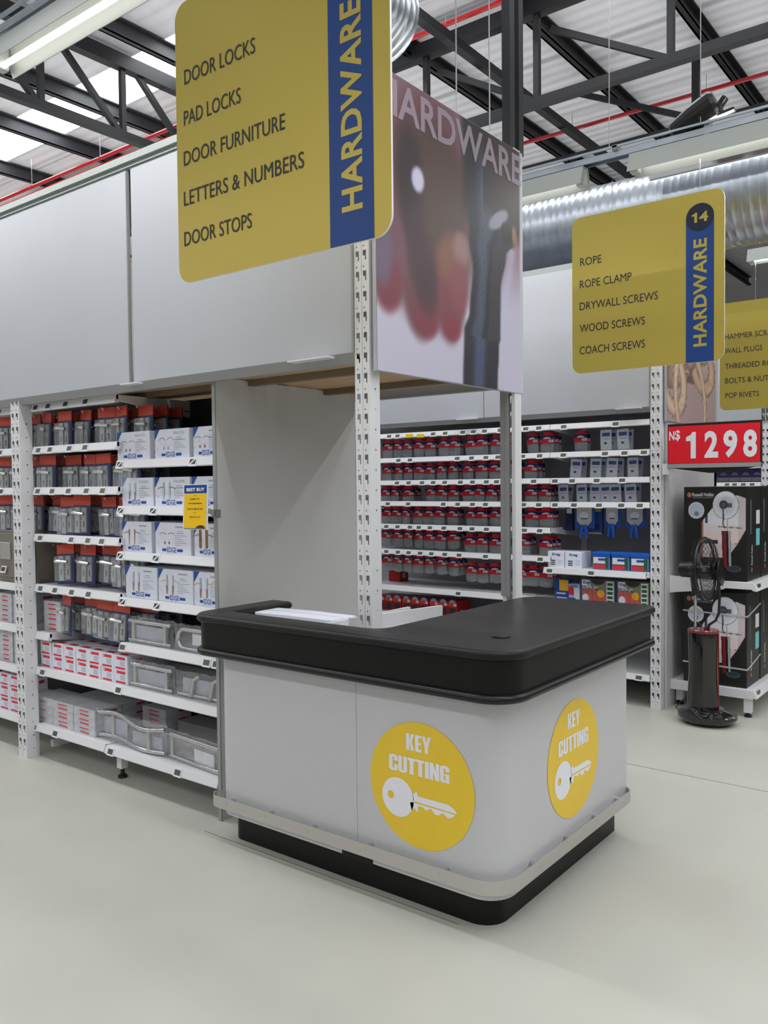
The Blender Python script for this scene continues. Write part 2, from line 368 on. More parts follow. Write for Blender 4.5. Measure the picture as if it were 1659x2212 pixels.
def pipe(label, pts, z, r=.026, x1=8):
    y = sum(az(px, py, z).y for px, py in pts)/len(pts)
    o = MB().tube([(-15, y, z), (x1, y, z)], r, 8)
    for k in range(-8, 5):
        if k*1.7 > x1: break
        o.tube([(k*1.7, y, z), (k*1.7, y, CEIL-.2)], .004, 5, 1).lathe([(.03, 0), (.03, .03)], (k*1.7, y, z-.015), 8)
    return tag(o.build('sprinkler_pipe', [RED_PIPE, WIRE]), label, 'pipe', 'red sprinkler pipes')
pipe('red sprinkler pipe next to the round duct end at top centre', [(890, 75), (1100, 5)], 6.2)
pipe('long red sprinkler pipe below the roof at upper right', [(1060, 320), (1659, 170)], 6.1)
pipe('red sprinkler pipe above the left header boards', [(0, 440), (330, 285)], 5.9, x1=-4.9)
HW = [(472, 60, 'thin hanging wire in front of the left skylights', 0.6, 3.1), (1056, 0, 'thin white hanging wire above the hand picture', .855, 3.06), (985, 100, 'thin hanging wire left of the twin black poles', .63, 3.06)]
for px, py, l, y, z in HW:
    p = ay(px, py, y); tag(MB().tube([(p.x, y, z), (p.x, y, CEIL)], .003, 5).build('hanging_wire', WIRE), l, 'wire', 'hanging wires')
for px, l in ((1316, 'thin hanging wire above the left half of the aisle 14 sign'), (1513, 'thin hanging wire over the black fitting on the cable rail')):
    p = ay(px, 300, 2.45); tag(MB().tube([(p.x, 2.45, 3.5), (p.x, 2.45, CEIL)], .003, 5).build('hanging_wire', WIRE), l, 'wire', 'hanging wires')

# twin black poles rising from the end of the near shelving
tp = thing('cable_pole', 'pair of slim black poles rising behind the hand picture to the roof', 'pole', (-.55, 1.16, 3.06))
for y in (1.115, 1.20): MB().box(-.573, -.53, y-.022, y+.022, 3.06, CEIL).build('pole', DARK_STEEL, tp, (-.55, 1.16, 3.06))

# ducts
def duct(label, p, q, r, pitch, n=40):
    p = Vector(p); q = Vector(q); L = (q-p).length; m_ = MB(); pts = []; rs = []; k = int(L/pitch)
    for i in range(k):
        for (t, rr) in ((0, 0), (.08, .004), (.16, .004), (.24, 0), (.62, 0), (.66, .002), (.70, 0)):
            pts.append(p.lerp(q, (i+t)/k)); rs.append(r+rr)
    pts.append(q); rs.append(r)
    m_.tube(pts, rs, n, cap=False)
    o = m_.build('spiral_duct', GALV, smooth=50); return tag(o, label, 'air duct', 'ducts')
duct('long galvanised spiral duct above the screw shelving at right', (-9, 3.9, 3.49), (7, 3.9, 3.49), .315, .115)
c = az(835, 52, 4.2)
duct('round galvanised duct end peeking out right of the big sign', (c.x, -6, 4.2), (c.x, c.y, 4.2), .235, .1, 32)

# lamp rails and strip lamps
REFL = mat('lamp_reflector', rgb(188, 192, 186), .4); TUBE = emat('lamp_tube', (1, .98, .95, 1), 4)
def rail(y, z, x0, x1, label):
    t = thing('lamp_rail', label, 'cable rail', (0, y, z), 'lamp rails')
    MB().box(x0, x1, y-.03, y+.03, z+.03, z+.036).box(x0, x1, y-.032, y-.026, z, z+.036).box(x0, x1, y+.026, y+.032, z, z+.036).build('channel', GALV, t, (0, y, z))
    MB().box(x0, x1, y-.05, y-.036, z+.05, z+.062).build('conduit', GALV, t, (0, y, z))
    m_ = MB()
    k = x0+.7
    while k < x1: m_.box(k, k+.03, y-.05, y+.04, z+.036, z+.066); k += 1.1
    m_.build('bracket', GREY_METAL, t, (0, y, z)); return t
def lamp(y, z, x0, x1, label, power, tz=.098):
    o = ((x0+x1)/2, y, z); t = thing('strip_lamp', label, 'lamp', o, 'strip lamps')
    m_ = MB(); pr = [(-.075, -.115), (-.035, .0), (.035, .0), (.075, -.115), (.071, -.115), (.032, -.006), (-.032, -.006), (-.071, -.115)]
    m_.loft([[(x0, y+a, z+b_) for a, b_ in pr], [(x1, y+a, z+b_) for a, b_ in pr]], cap0=True, cap1=True); m_.build('reflector', REFL, t, o)
    MB().tube([(x0+.05, y, z-tz), (x1-.05, y, z-tz)], .013, 10).build('tube', TUBE, t, o)
    for x in (x0, x1-.05): MB().box(x, x+.05, y-.03, y+.03, z-.113, z-.008).build('lamp_holder', REFL, t, o, bevel=.006)
    l = bpy.data.lights.new('lamp_light', 'AREA'); l.shape = 'RECTANGLE'; l.size = x1-x0-.12; l.size_y = .03; l.energy = power; l.color = (1, .998, .99)
    lo = bpy.data.objects.new('lamp_light', l); COL.objects.link(lo); lo.location = ((x0+x1)/2, y, z-.118)
    return t
PW_M = 15.7*1.5*LAMP_K
rail(-.42, 3.51, -9, 7, 'grey lamp rail at the top left corner of the photo')
lamp(-.42, 3.49, -2.3, -.8, 'white strip lamp with glowing tube at top left', PW_M)
rail(2.5, 3.445, -9, 7, 'shiny cable rail running above the aisle 14 sign')
lamp(2.5, 3.44, -2.3, -.79, 'white strip lamp under the shiny rail, next to the hand picture', PW_M, .07)
lamp(2.5, 3.44, -.50, .95, 'white strip lamp under the shiny rail, at the right edge', PW_M, .07)
lamp(5.55, 3.55, -.62, .9, 'glowing strip lamp glimpsed above the sign at the right edge', PW_M)
ft = thing('rail_fitting', 'black twin-headed fitting standing on the shiny cable rail', 'fitting', (-.11, 2.5, 3.5))
o = (-.11, 2.5, 3.5)
MB().lathe([(.02, -.14), (.05, -.12), (.075, 0), (.085, .12), (.07, .14)], (0, 0, 0), 14, sx=1, sy=.8).build('housing', BLACK_PL, ft)
ft.children[0].rotation_euler = (0, math.radians(68), 0); ft.children[0].location = (-.03, 0, .06)
MB().box(.06, .13, -.03, .03, .04, .10).bar((.06, 0, .03), (.2, 0, .05), .05, .02).bar((.1, 0, .07), (.15, 0, .13), .05, .03).build('head', BLACK_PL, ft, bevel=.008)
MB().box(.04, .07, -.03, .03, -.06, .06).build('clamp', GALV, ft)
def banner_fn(s, t):
    c = (205, 204, 206)
    for cx, cy, rx, ry, col in ((.42, .35, .10, .6, (105, 98, 96)), (.62, .6, .10, .35, (176, 140, 136)), (.85, .75, .14, .3, (232, 230, 230)), (.28, .3, .06, .5, (90, 84, 82)), (.92, .3, .07, .2, (168, 110, 108))):
        d = ((s-cx)/rx)**2+((t-cy)/ry)**2; c = mixc(col, c, sst(.6, 1.2, d))
    return c
bn = thing('hanging_banner', 'pale picture banner hanging behind the shiny duct rail at upper right', 'banner', (.0, 3.5, 3.75))
MB().box(-.75, 1.2, 3.475, 3.49, 3.62, 3.86).build('board', PANEL, bn, (0, 3.5, 3.75))
painted('picture', (-.75, 3.473, 3.625), (1.95, 0, 0), (0, 0, .23), 70, 16, banner_fn, bn, (0, 3.5, 3.75))

# ================================================================== SHELVING FRAMES
HG = 3.05     # height of the shelving
def post_meshes():
    """perforated upright, front face 70 mm wide towards -y, origin at foot, front left corner"""
    m_ = MB(); hs = []; W_ = .07; D_ = .06; p = .0755; n = int(HG/p)-1
    for k in range(1, n):
        z = k*p
        for x in (.010, .044):
            hs += [(x, x+.015, z+.010, z+.030)]; hs += [(x+.0095, x+.015, z-.006, z+.010)]
            hs += [(x+.001, x+.006, z-.032, z-.026)]
    plate(m_, [0, .031, .035, .039, W_], [0, HG], hs, lambda x, z: (x, .004 if abs(x-.035) < .001 else 0, z))
    hs = [(.030, .036, k*p-.032, k*p-.025) for k in range(1, n+1)]
    plate(m_, [.0, D_], [0, HG], hs, lambda y, z: (W_, y, z)); plate(m_, [.0, D_], [0, HG], [], lambda y, z: (0, y, z))
    plate(m_, [W_-.018, W_], [0, HG], [], lambda x, z: (x, D_, z)); plate(m_, [0, .018], [0, HG], [], lambda x, z: (x, D_, z))
    return m_
POST = post_meshes().build('upright', WHITE_METAL)
def post(parent, x, y, flip=False, s=1.0):
    o = bpy.data.objects.new('upright', POST.data); COL.objects.link(o); o.parent = parent; o.location = (x, y, 0); o.scale = (s, s, 1)
    if flip: o.rotation_euler = (0, 0, math.pi); o.location = (x+.07*s, y, 0)
    return o
fr = thing('shelving_frame', 'white perforated steel shelving frame on the left, its end post in the counter', 'shelving', (0, 0, 0), 'shelving frames')
POST.parent = fr; POST.location = (-.603, .03, 0)
post(fr, -3.09, .03, s=1.25)
post(fr, -5.6, .03, s=1.25)
rp = post(fr, -.57, 1.13, True)
MB().box(-.578, -.548, 1.066, 1.075, .97, HG).box(-.548, -.530, 1.062, 1.066, .97, HG).build('post_liner', GREY_METAL, fr)
MB().box(-8, -1.47, .56, .575, .08, 1.97).build('back_panel', DARK_BACK, fr)
m_ = MB()
for z0, z1 in ((1.962, 1.998),): m_.loft([[(x, .02, z1), (x, .045, z1), (x, .075, z0), (x, .045, z0)] for x in (-8, -.603)], cap0=True, cap1=True)
m_.build('lower_beam', GREY_METAL, fr)
MB().box(-8, -.603, .0, .04, 3.018, 3.05).box(-8, -.603, .015, .04, 3.0, 3.018).build('top_beam', mat('pale_beam', rgb(150, 158, 156), .4), fr)
MB().box(-8, -.53, 1.08, 1.12, 1.95, 2.0).build('rear_beam', GREY_METAL, fr)
MB().box(-8, -.6, 1.115, 1.13, 2.0, 3.03).build('rear_header', PANEL, fr)
m_ = MB()
for x in (-2.31, -4.0):
    m_.box(x-.02, x+.02, .145, .185, .05, .16); m_.box(x-.015, x+.015, .18, .56, .08, .16)
m_.build('base_leg', WHITE_METAL, fr); m_ = MB()
for x in (-2.31, -4.0): m_.lathe([(.024, 0), (.024, .012), (.012, .02), (.01, .05)], (x, .165, 0), 14)
m_.build('levelling_foot', BLACK_PL, fr)
MB().bar((-3.0, .18, .05), (-3.0, .9, .05), .03, .04).bar((-5.5, .18, .05), (-5.5, .9, .05), .03, .04).build('base_rail', WHITE_METAL, fr)
for x0, x1, l in ((-8, -1.985, 'wide white header board at far left above the lock shelves'), (-1.95, -.607, 'white header board behind the big yellow sign')):
    t = thing('header_board', l, 'header board', ((x0+x1)/2, .03, 2.0), 'header boards'); o = ((x0+x1)/2, .03, 2.0)
    MB().box(x0, x1, .024, .04, 1.992, 2.998).build('board', PANEL, t, o)
    MB().box(x1-.004, x1+.0005, .022, .0405, 1.992, 2.985).build('edge_strip', PANEL_EDGE, t, o)
    MB().box(x1-.30 if x1 > -1 else x1-.02, x1-.09 if x1 > -1 else x1+.1, -.02, .03, 1.985, 1.991).build('price_clip', WHITE_METAL, t, o)
MB().box(-1.985, -1.95, .06, .08, 1.99, 2.98).build('gap_backing', LABEL_DARK, fr)
dk = thing('wooden_deck', 'pale plywood decking laid under the header boards, seen from below', 'decking', (-.9, .6, 1.985)); o = (-.9, .6, 1.985)
for k in range(6):
    y0 = .085+k*.165; MB().box(-3.05, -.605, y0, y0+.155, 1.99, 2.008).build('plank', WOOD, dk, o)
m_ = MB().box(-3.05, -.605, .28, .32, 1.962, 1.989).box(-3.05, -.605, .80, .84, 1.962, 1.989); m_.build('joist', mat('dark_joist', rgb(120, 104, 82), .7), dk, o)
dv = thing('divider_panel', 'tall grey-white divider panel between the lock shelves and the counter', 'panel', (-1.45, .55, 0)); o = (-1.45, .55, 0)
MB().box(-1.466, -1.45, .083, 1.05, .0, 1.985).build('panel', mat('divider_face', rgb(196, 196, 196), .55, noise=.02, nscale=4), dv, o)
MB().box(-1.468, -1.449, .078, .086, .0, 1.985).build('edge_strip', PANEL_EDGE, dv, o)
MB().box(-1.475, -1.443, .07, .09, 1.375, 1.39).build('clip', STEEL, dv, o)

# hand-and-wrench picture on the end of the frame
def hand_fn(s, t):
    y = 1-t
    c = mixc((150, 118, 134), (196, 192, 212), sst(.45, .78, y+.1*s)); c = mixc((128, 98, 112), c, sst(-.05, .35, y))
    def blob(cx, cy, rx, ry, col, lo=.35, hi=1.15, ang=0):
        nonlocal c
        dx = s-cx; dy = y-cy; a = math.radians(ang); ux = dx*math.cos(a)+dy*math.sin(a); uy = -dx*math.sin(a)+dy*math.cos(a)
        d = (ux/rx)**2+(uy/ry)**2
        if d < hi: c = mixc(col, c, sst(lo, hi, d))
    # fingers
    blob(.30, .40, .36, .46, (106, 68, 74), .45, 1.1); blob(.08, .60, .12, .20, (116, 74, 88)); blob(.06, .70, .09, .12, (124, 56, 70), .3, 1.1); blob(.03, .60, .07, .14, (110, 92, 116), .2, 1.2)
    blob(.26, .72, .12, .17, (112, 66, 74), .4, 1.1); blob(.29, .79, .09, .08, (126, 56, 68), .2, 1.15); blob(.44, .68, .12, .20, (124, 66, 76), .4, 1.1); blob(.45, .80, .07, .06, (132, 54, 66), .2, 1.1)
    blob(.33, .34, .24, .28, (82, 62, 58), .5, 1.1); blob(.20, .34, .10, .24, (54, 42, 46), .2, 1.2, -8); blob(.26, .58, .10, .22, (70, 48, 56), .2, 1.2, -14); blob(.38, .36, .15, .22, (84, 66, 60), .2, 1.2)
    blob(.45, .54, .13, .10, (132, 88, 70), .1, 1.2, -35); blob(.52, .50, .07, .08, (150, 120, 116), .1, 1.2); blob(.50, .64, .08, .12, (138, 76, 84), .1, 1.2); blob(.24, .315, .045, .052, (206, 204, 232), .3, 1.1)
    # background behind the spanner
    if y < .40: c = mixc((44, 38, 38), c, 1-sst(.50, .56, s)*sst(.42, .30, y)); c = mixc((70, 50, 42), c, 1-.8*sst(.6, .95, s)*sst(.30, .15, y))
    # wrench
    def edge(a, b_, pts):
        for (y0, x0), (y1, x1) in zip(pts, pts[1:]):
            if y0 <= y <= y1: return x0+(x1-x0)*sst(0, 1, (y-y0)/(y1-y0))
        return pts[0][1] if y < pts[0][0] else pts[-1][1]
    L = edge(0, 1, [(0, .57), (.20, .56), (.45, .575), (.55, .60), (.72, .575), (.80, .535), (1.0, .525)]); Rr = edge(0, 1, [(0, .99), (.30, .97), (.38, .94), (.45, .86), (.60, .815), (.80, .81), (.815, .80), (1.0, .785)])
    if s > L-.01 and s < Rr+.01:
        k = (s-L)/(Rr-L); wc = mixc((34, 36, 48), (70, 78, 98), sst(.1, .3, k)*(1-sst(.42, .55, k))); wc = mixc(wc, (56, 52, 58), sst(.55, .7, k)); wc = mixc(wc, (52, 54, 66), sst(.85, 1, k))
        if y > .81: wc = mixc((40, 38, 48), (70, 80, 112), sst(.2, .4, k)*(1-sst(.5, .7, k)))
        n = 8*math.sin(s*170+7*math.sin(y*60))*math.sin(y*140)
        wc = (wc[0]+n, wc[1]+n, wc[2]+n)
        a = sst(L-.01, L+.012, s)*(1-sst(Rr-.012, Rr+.01, s)); a *= sst(.02, .2, y) if s < .68 else sst(.26, .34, y)
        c = mixc(c, wc, a)
    blob(.80, .32, .035, .10, (150, 150, 166), .4, 1.1, 60); blob(.93, .36, .022, .05, (150, 112, 84), .4, 1.1, -8); blob(.86, .36, .05, .05, (40, 34, 34), .4, 1.1)
    if s > .96: c = mixc(c, (196, 196, 208), sst(.965, .985, s))
    if s > Rr and y > .42: c = mixc(c, (188, 196, 218), .6*(1-sst(.0, .05, abs(s-.90+.25*(y-.45)))))
    return c
hp = thing('picture_panel', 'large hand-and-wrench picture panel on the end of the near shelving', 'picture panel', (-.5, .59, 1.925), 'end pictures'); o = (-.5, .59, 1.925)
MB().box(-.515, -.4985, .03, 1.148, 1.922, 3.043).build('board', PANEL, hp, o)
painted('picture', (-.497, .032, 1.924), (0, 1.114, 0), (0, 0, 1.117), 130, 150, hand_fn, hp, o)
lt = MB(); put_text(lt, 'HARDWARE', (-.4955, .045, 2.883), (0, 1.085, 0), (0, 0, .137), 0, .02)
LETV = clearmat('faint_lettering', rgb(196, 180, 198), .42, .5)
lt.build('lettering', LETV, hp, o)

# ================================================================== THE COUNTER
def inner_offset(pts, d):
    n = len(pts); out = []
    for i in range(n):
        p0 = Vector(pts[i-1]); p1 = Vector(pts[i]); p2 = Vector(pts[(i+1) % n])
        e1 = (p1-p0).normalized(); e2 = (p2-p1).normalized(); n1 = Vector((e1.y, -e1.x)); n2 = Vector((e2.y, -e2.x)); k = (n1+n2)
        k = k/max(.35, k.dot(n1)) if k.length > 1e-6 else n1
        out.append((p1.x+k.x*d, p1.y+k.y*d))
    return out
def u_shape(xl, xr, yf, yb, rf, rl, wi_x, wi_l, yi, yl, rb=.05):
    """anticlockwise U: front strip, right wing to the back, short arm on the left"""
    p = arc(xl+rl, yf+rl, rl, 180, 270, 8)+arc(xr-rf, yf+rf, rf, -90, 0, 8)+arc(xr-rb, yb-rb, rb, 0, 90, 5)
    p += arc(wi_x+.12, yb-.12, .12, 90, 180, 6)+arc(wi_x-.06, yi+.06, .06, 0, -90, 4)
    p += arc(wi_l+.015, yi+.015, .015, 270, 180, 2)+arc(wi_l-.02, yl-.02, .02, 0, 90, 3)+arc(xl+.02, yl-.02, .02, 90, 180, 3)
    return p
TOPO = u_shape(-1.385, .15, -.15, 1.14, .13, .10, -.475, -1.255, -.0, .36)
def ring(d, z, base=TOPO): return [(x, y, z) for x, y in inner_offset(base, d)]
cn = thing('service_counter', 'white-sided key cutting counter with thick black top', 'counter', (-.55, .4, 0)); CO = (-.55, .4, 0)
rings = [ring(-.02, .94)]+[ring(-.0175+.0175*math.cos(a), .957+.0175*math.sin(a)) for a in [math.radians(-90+k*22.5) for k in range(9)]]
MB().loft(rings, cap0=True, cap1=True).build('counter_top', BLACK_TOP, cn, CO, smooth=50)
MB().loft([ring(-.018, .812), ring(-.018, .945)]).loft([ring(-.03, .945), ring(-.03, .812)]).build('fascia', BLACK_LAM, cn, CO, smooth=40)
MB().loft([ring(-.02, .803)]+[ring(-.015+.015*math.cos(a), .818+.015*math.sin(a)) for a in [math.radians(-90+k*22.5) for k in range(9)]]+[ring(-.03, .833)], cap0=True).build('lower_trim', BLACK_RUB, cn, CO, smooth=50)
m_ = MB().loft([[(x, y, z) for x, y in inner_offset(TOPO, .0005)] for z in (.9505, .9635)])
m_.build('top_trim', BLACK_RUB, cn, CO, smooth=50)
BODY = u_shape(-1.315, .05, -.05, 1.04, .10, .07, -.45, -1.26, .06, .33, .012)
m_ = MB().loft([[(x, y, z) for x, y in inner_offset(BODY, 0)] for z in (.118, .806)]).loft([[(x, y, z) for x, y in inner_offset(BODY, -.018)] for z in (.806, .118)])
m_.loft([[(x, y, .118) for x, y in inner_offset(BODY, -.018)], [(x, y, .118) for x, y in BODY]])
BODYM = mat('counter_side_laminate', rgb(200, 200, 204), .42, noise=.015, nscale=60)
m_.build('body', BODYM, cn, CO, smooth=40)
MB().box(-.5505, -.549, -.0507, -.048, .125, .804).build('panel_joint', PANEL_EDGE, cn, CO)
MB().box(-.625, -.478, -.052, -.046, .112, .152).build('notch_patch', BLACK_LAM, cn, CO)  # black piece standing in for the open dark notch in the body bottom
KICK = u_shape(-1.285, .0, 0, 1.03, .09, .05, -.40, -1.21, .10, .30, .012)
MB().loft([[(x, y, z) for x, y in KICK] for z in (.0, .12)]).build('kickplate', BLACK_LAM, cn, CO, smooth=40)
# bumper rail: bent aluminium strip standing off the body
def strip(path, z0, z1, th):
    m_ = MB(); L = []; R_ = []
    for i, p in enumerate(path):
        a = Vector(path[max(i-1, 0)]); b_ = Vector(path[min(i+1, len(path)-1)]); t = (b_-a).normalized(); n = Vector((t.y, -t.x)); p = Vector(p)
        L.append(p); R_.append(p-n*th)
    m_.loft([[(p.x, p.y, z0) for p in L], [(p.x, p.y, z1) for p in L], [(p.x, p.y, z1) for p in R_], [(p.x, p.y, z0) for p in R_], [(p.x, p.y, z0) for p in L]], closed=False)
    return m_
bp_ = [(-1.317, .0)]+arc(-1.316, -.046, .030, 100, 180, 4)[::1]+arc(-1.30, -.034, .046, 180, 270, 6)+arc(-.04, .04, .12, -90, 0, 10)+arc(.035, .99, .045, 0, 90, 6)+[(.052, 1.03)]
strip(bp_, .150, .198, .004).build('bumper_rail', ALU, cn, CO, smooth=40)
for x in (-1.22, -.99, -.76, -.48, -.15):
    MB().tube([(x, -.078, .188), (x, -.05, .188)], .009, 8).build('rail_standoff', STEEL, cn, CO, smooth=40); MB().tube([(x-.02, -.0815, .176), (x-.02, -.079, .176)], .005, 8).build('rail_screw', STEEL, cn, CO)
for y in (.16, .43, .68, .9):
    MB().tube([(.078, y, .188), (.05, y, .188)], .009, 8).build('rail_standoff', STEEL, cn, CO, smooth=40); MB().tube([(.0815, y+.02, .176), (.079, y+.02, .176)], .005, 8).build('rail_screw', STEEL, cn, CO)
MB().lathe([(.033, 0), (.033, .003), (.029, .0045), (.0, .0045)], (-.03, .11, .9745), 24, caps=False).build('cable_grommet', BLACK_RUB, cn, CO)
MB().box(-1.25, -.47, .03, .40, .86, .875).build('inner_shelf', mat('inner_board', rgb(214, 215, 218), .5), cn, CO)
MB().box(-.80, -.785, .02, .62, .875, .955).bar((-.66, .05, .945), (-.62, .62, .93), .015, .09).build('inner_divider', mat('inner_board', rgb(214, 215, 218), .5), cn, CO)
def sticker(org, u):
    """round yellow key cutting sticker; org = centre, u = unit vector to its right"""
    org = Vector(org); u = Vector(u); n = u.cross(Vector((0, 0, 1))); v = Vector((0, 0, 1)); Rr = .222
    def P(x, z, d): return org+u*(x*Rr)+v*(z*Rr)+n*d
    m_ = MB(); m_.poly([P(math.cos(2*math.pi*k/64), math.sin(2*math.pi*k/64), .001) for k in range(64)])
    st = m_.build('round_sticker', YELLOW, cn, CO)
    t = MB()
    put_block(t, 'KEY', P(-.265, .535, .0018), u*(.475*Rr), v*(.265*Rr)); put_block(t, 'CUTTING', P(-.61, .15, .0018), u*(1.16*Rr), v*(.265*Rr))
    l_ = t.build('lettering', STK_WHITE, st, CO)
    k = MB(); hc = (-.44, -.265); r1 = .315
    out = [(hc[0]+r1*math.cos(a), hc[1]+r1*math.sin(a)) for a in [math.radians(28+(304)*i/40) for i in range(41)]]
    ring_o = [(hc[0]+r1*math.cos(2*math.pi*i/40), hc[1]+r1*math.sin(2*math.pi*i/40)) for i in range(40)]; ho = (-.58, -.25); ring_i = [(ho[0]+.062*math.cos(2*math.pi*i/40), ho[1]+.062*math.sin(2*math.pi*i/40)) for i in range(40)]
    k.loft([[P(x, z, .0018) for x, z in ring_i], [P(x, z, .0018) for x, z in ring_o]])
    k.poly([P(x, z, .0018) for x, z in [(-.17, -.10), (-.13, -.15), (-.07, -.095), (-.05, -.17), (.52, -.175), (.62, -.215), (.675, -.265), (.68, -.285), (-.14, -.262), (-.14, -.20)]])
    k.poly([P(x, z, .0018) for x, z in [(-.16, -.285), (.66, -.305), (.57, -.375), (.51, -.385), (.42, -.325), (.35, -.385), (.28, -.385), (.20, -.31), (.11, -.365), (.05, -.32), (-.04, -.32), (-.045, -.435), (-.12, -.375), (-.17, -.42), (-.2, -.3)]])
    k.poly([P(x, z, .0016) for x, z in [(-.2, -.1), (-.12, -.16), (-.12, -.38), (-.2, -.42)]])
    k.build('key_symbol', STK_WHITE, st, CO)
sticker((-.262, -.0505, .451), (1, 0, 0)); sticker((.0505, .515, .462), (0, 1, 0))
# white cartons inside the counter
cart = [((-1.13, .20), .26, .15, .082, .10, 'white carton lying flattest against the short black arm of the counter'), ((-.915, .175), .24, .15, .088, .0, 'white carton with a barcode label on its end, nearest the perforated post')]
for i, ((x, y), sx, sy, h, rz, l) in enumerate(cart):
    c = thing('white_carton', l, 'carton', (x, y, .875), 'white cartons in the counter', rz)
    MB().box(-sx/2, sx/2, -sy/2, sy/2, 0, h).build('box', CARTON_W, c, bevel=.003)
    m_ = MB().box(-sx/2, sx/2, -.001, .001, h, h+.0006)
    m_.box(sx/2, sx/2+.0006, -.02, .05, .02, .05)
    for k in range(8): m_.box(sx/2+.0006, sx/2+.0008, -.015+k*.006, -.012+k*.006, .026, .046, 1)
    m_.build('print', [PRINT_GREY, INK], c)

# ================================================================== GOODS ON THE LEFT SHELVING
def price_tag(m_, x, y, z, w_=.042, h_=.026, cut=False):
    """electronic shelf label clipped on the sloped rail: white frame, dark display"""
    def S(u, t, d): return (x+u, y-.012*t-.001-d*.9, z-.003-.036*t+d*.4)
    m_.add([S(-w_/2-.006, -.05, .004), S(w_/2+.006, -.05, .004), S(w_/2+.006, 1.02, .004), S(-w_/2-.006, 1.02, .004), S(-w_/2-.006, -.05, -.002), S(w_/2+.006, -.05, -.002), S(w_/2+.006, 1.02, -.002), S(-w_/2-.006, 1.02, -.002)],
           [(3, 2, 1, 0), (0, 1, 5, 4), (1, 2, 6, 5), (2, 3, 7, 6), (3, 0, 4, 7)], 0)
    m_.quad(S(-w_/2, .80, .0045), S(w_/2, .80, .0045), S(w_/2, .14, .0045), S(-w_/2, .14, .0045), 1)
    if cut: m_.quad(S(-w_/2, .80, .005), S(-w_/2+.012, .80, .005), S(w_/2, .14, .005), S(w_/2-.012, .14, .005), 0)
def shelf(label, x0, x1, yf, yb, z, tags, group, rail_h=.036, deep=True, mt=WHITE_METAL, dark=True, cut=False, bracket=True, bd=None):
    o = ((x0+x1)/2, yf, z); t = thing('shelf', label, 'shelf', o, group)
    MB().box(x0, x1, yf, bd or yb, z-.022, z).build('board', mt, t, o)
    m_ = MB(); pr = [(yf, z+.003), (yf-.012, z-rail_h+.002), (yf-.008, z-rail_h-.003), (yf+.01, z-rail_h-.003), (yf+.012, z+.003)]
    m_.loft([[(x, a, b_) for a, b_ in pr] for x in (x0, x1)], cap0=True, cap1=True); m_.build('price_rail', WHITE_METAL, t, o)
    for px in tags:
        x = px; m2 = MB(); price_tag(m2, x, yf, z, cut=cut); m2.build('price_tag', [PACK_WHITE, LABEL_DARK if dark else LCD], t, o)
    if bracket:
        for x in (x0, x1):
            m2 = MB(); m2.add([(x-.002, yf+.01, z-.02), (x+.002, yf+.01, z-.02), (x+.002, yb, z-.02), (x-.002, yb, z-.02), (x-.002, yf+.01, z-.032), (x+.002, yf+.01, z-.032), (x+.002, yb, z-.09), (x-.002, yb, z-.09)],
                [(3, 2, 1, 0), (4, 5, 6, 7), (0, 1, 5, 4), (1, 2, 6, 5), (2, 3, 7, 6), (3, 0, 4, 7)]); m2.build('bracket', WHITE_METAL, t, o)
    return t
def xs(lst, py, pl=.1): return [ay(p, py, pl).x for p in lst]
RZ = [1.965, 1.73, 1.505, 1.247, .967]
TAGS = [[80, 107, 145, 188], [86, 111, 153, 187], [85, 116, 151, 190, 225], [90, 157, 193, 223], [91, 122, 158, 194]]
RW = ['top', 'second', 'third', 'fourth', 'fifth']
for i, z in enumerate(RZ):
    shelf('shallow white hook shelf over the %s row of lock packs, right of the upright' % RW[i], -2.99 if i > 2 else -2.985, -2.205, .1, .56 if i < 4 else .5, z, xs(TAGS[i], (877, 966, 1060, 1160, 1278)[i]), 'hook shelves', dark=i < 1)
    if i < 3: shelf('shallow white hook shelf over the %s row of lock packs, left of the upright' % RW[i], -3.95, -3.12, .1, .56, z, [-3.33], 'hook shelves', dark=True)
EZ = [1.635, 1.407, 1.180, .951]; ET = [[262, 420], [264, 334], [263, 340], [268, 342]]
for i, z in enumerate(EZ):
    shelf('white shelf carrying the %s row of pale handle boxes' % RW[i], -2.21, -1.478, .1, .56, z, xs(ET[i], (1003, 1103, 1203, 1305)[i]), 'handle box shelves', cut=True)
shelf('white shelf carrying two bagged pull handles beside the counter', -2.205, -1.478, .1, .56, .722, xs([268, 449, 470], 1400), 'handle box shelves', dark=False)
shelf('long white shelf with the red and white cartons, second from the floor', -3.0, -1.478, .1, .56, .5, xs([95, 258], 1450), 'long low shelves', dark=False, mt=WHITE_METAL)
shelf('lowest white shelf beside the left upright, with grey cartons', -3.0, -2.345, .09, .56, .182, xs([81, 126], 1570), 'long low shelves', dark=False)
shelf('lowest white shelf beside the divider, holding wavy handles', -2.34, -1.478, .09, .56, .178, xs([246, 390], 1630), 'long low shelves', dark=False)
for z, l in ((.714, 'third'), (.478, 'second'), (.19, 'first')):
    shelf('white shelf left of the upright, %s up from the floor' % l, -4.6, -3.12, .1, .56, z, [], 'shelves left of the upright')
shelf('short white shelf end showing right of the upright, under stacked cartons', -3.0, -2.86, .1, .5, .70, [], 'shelves left of the upright')

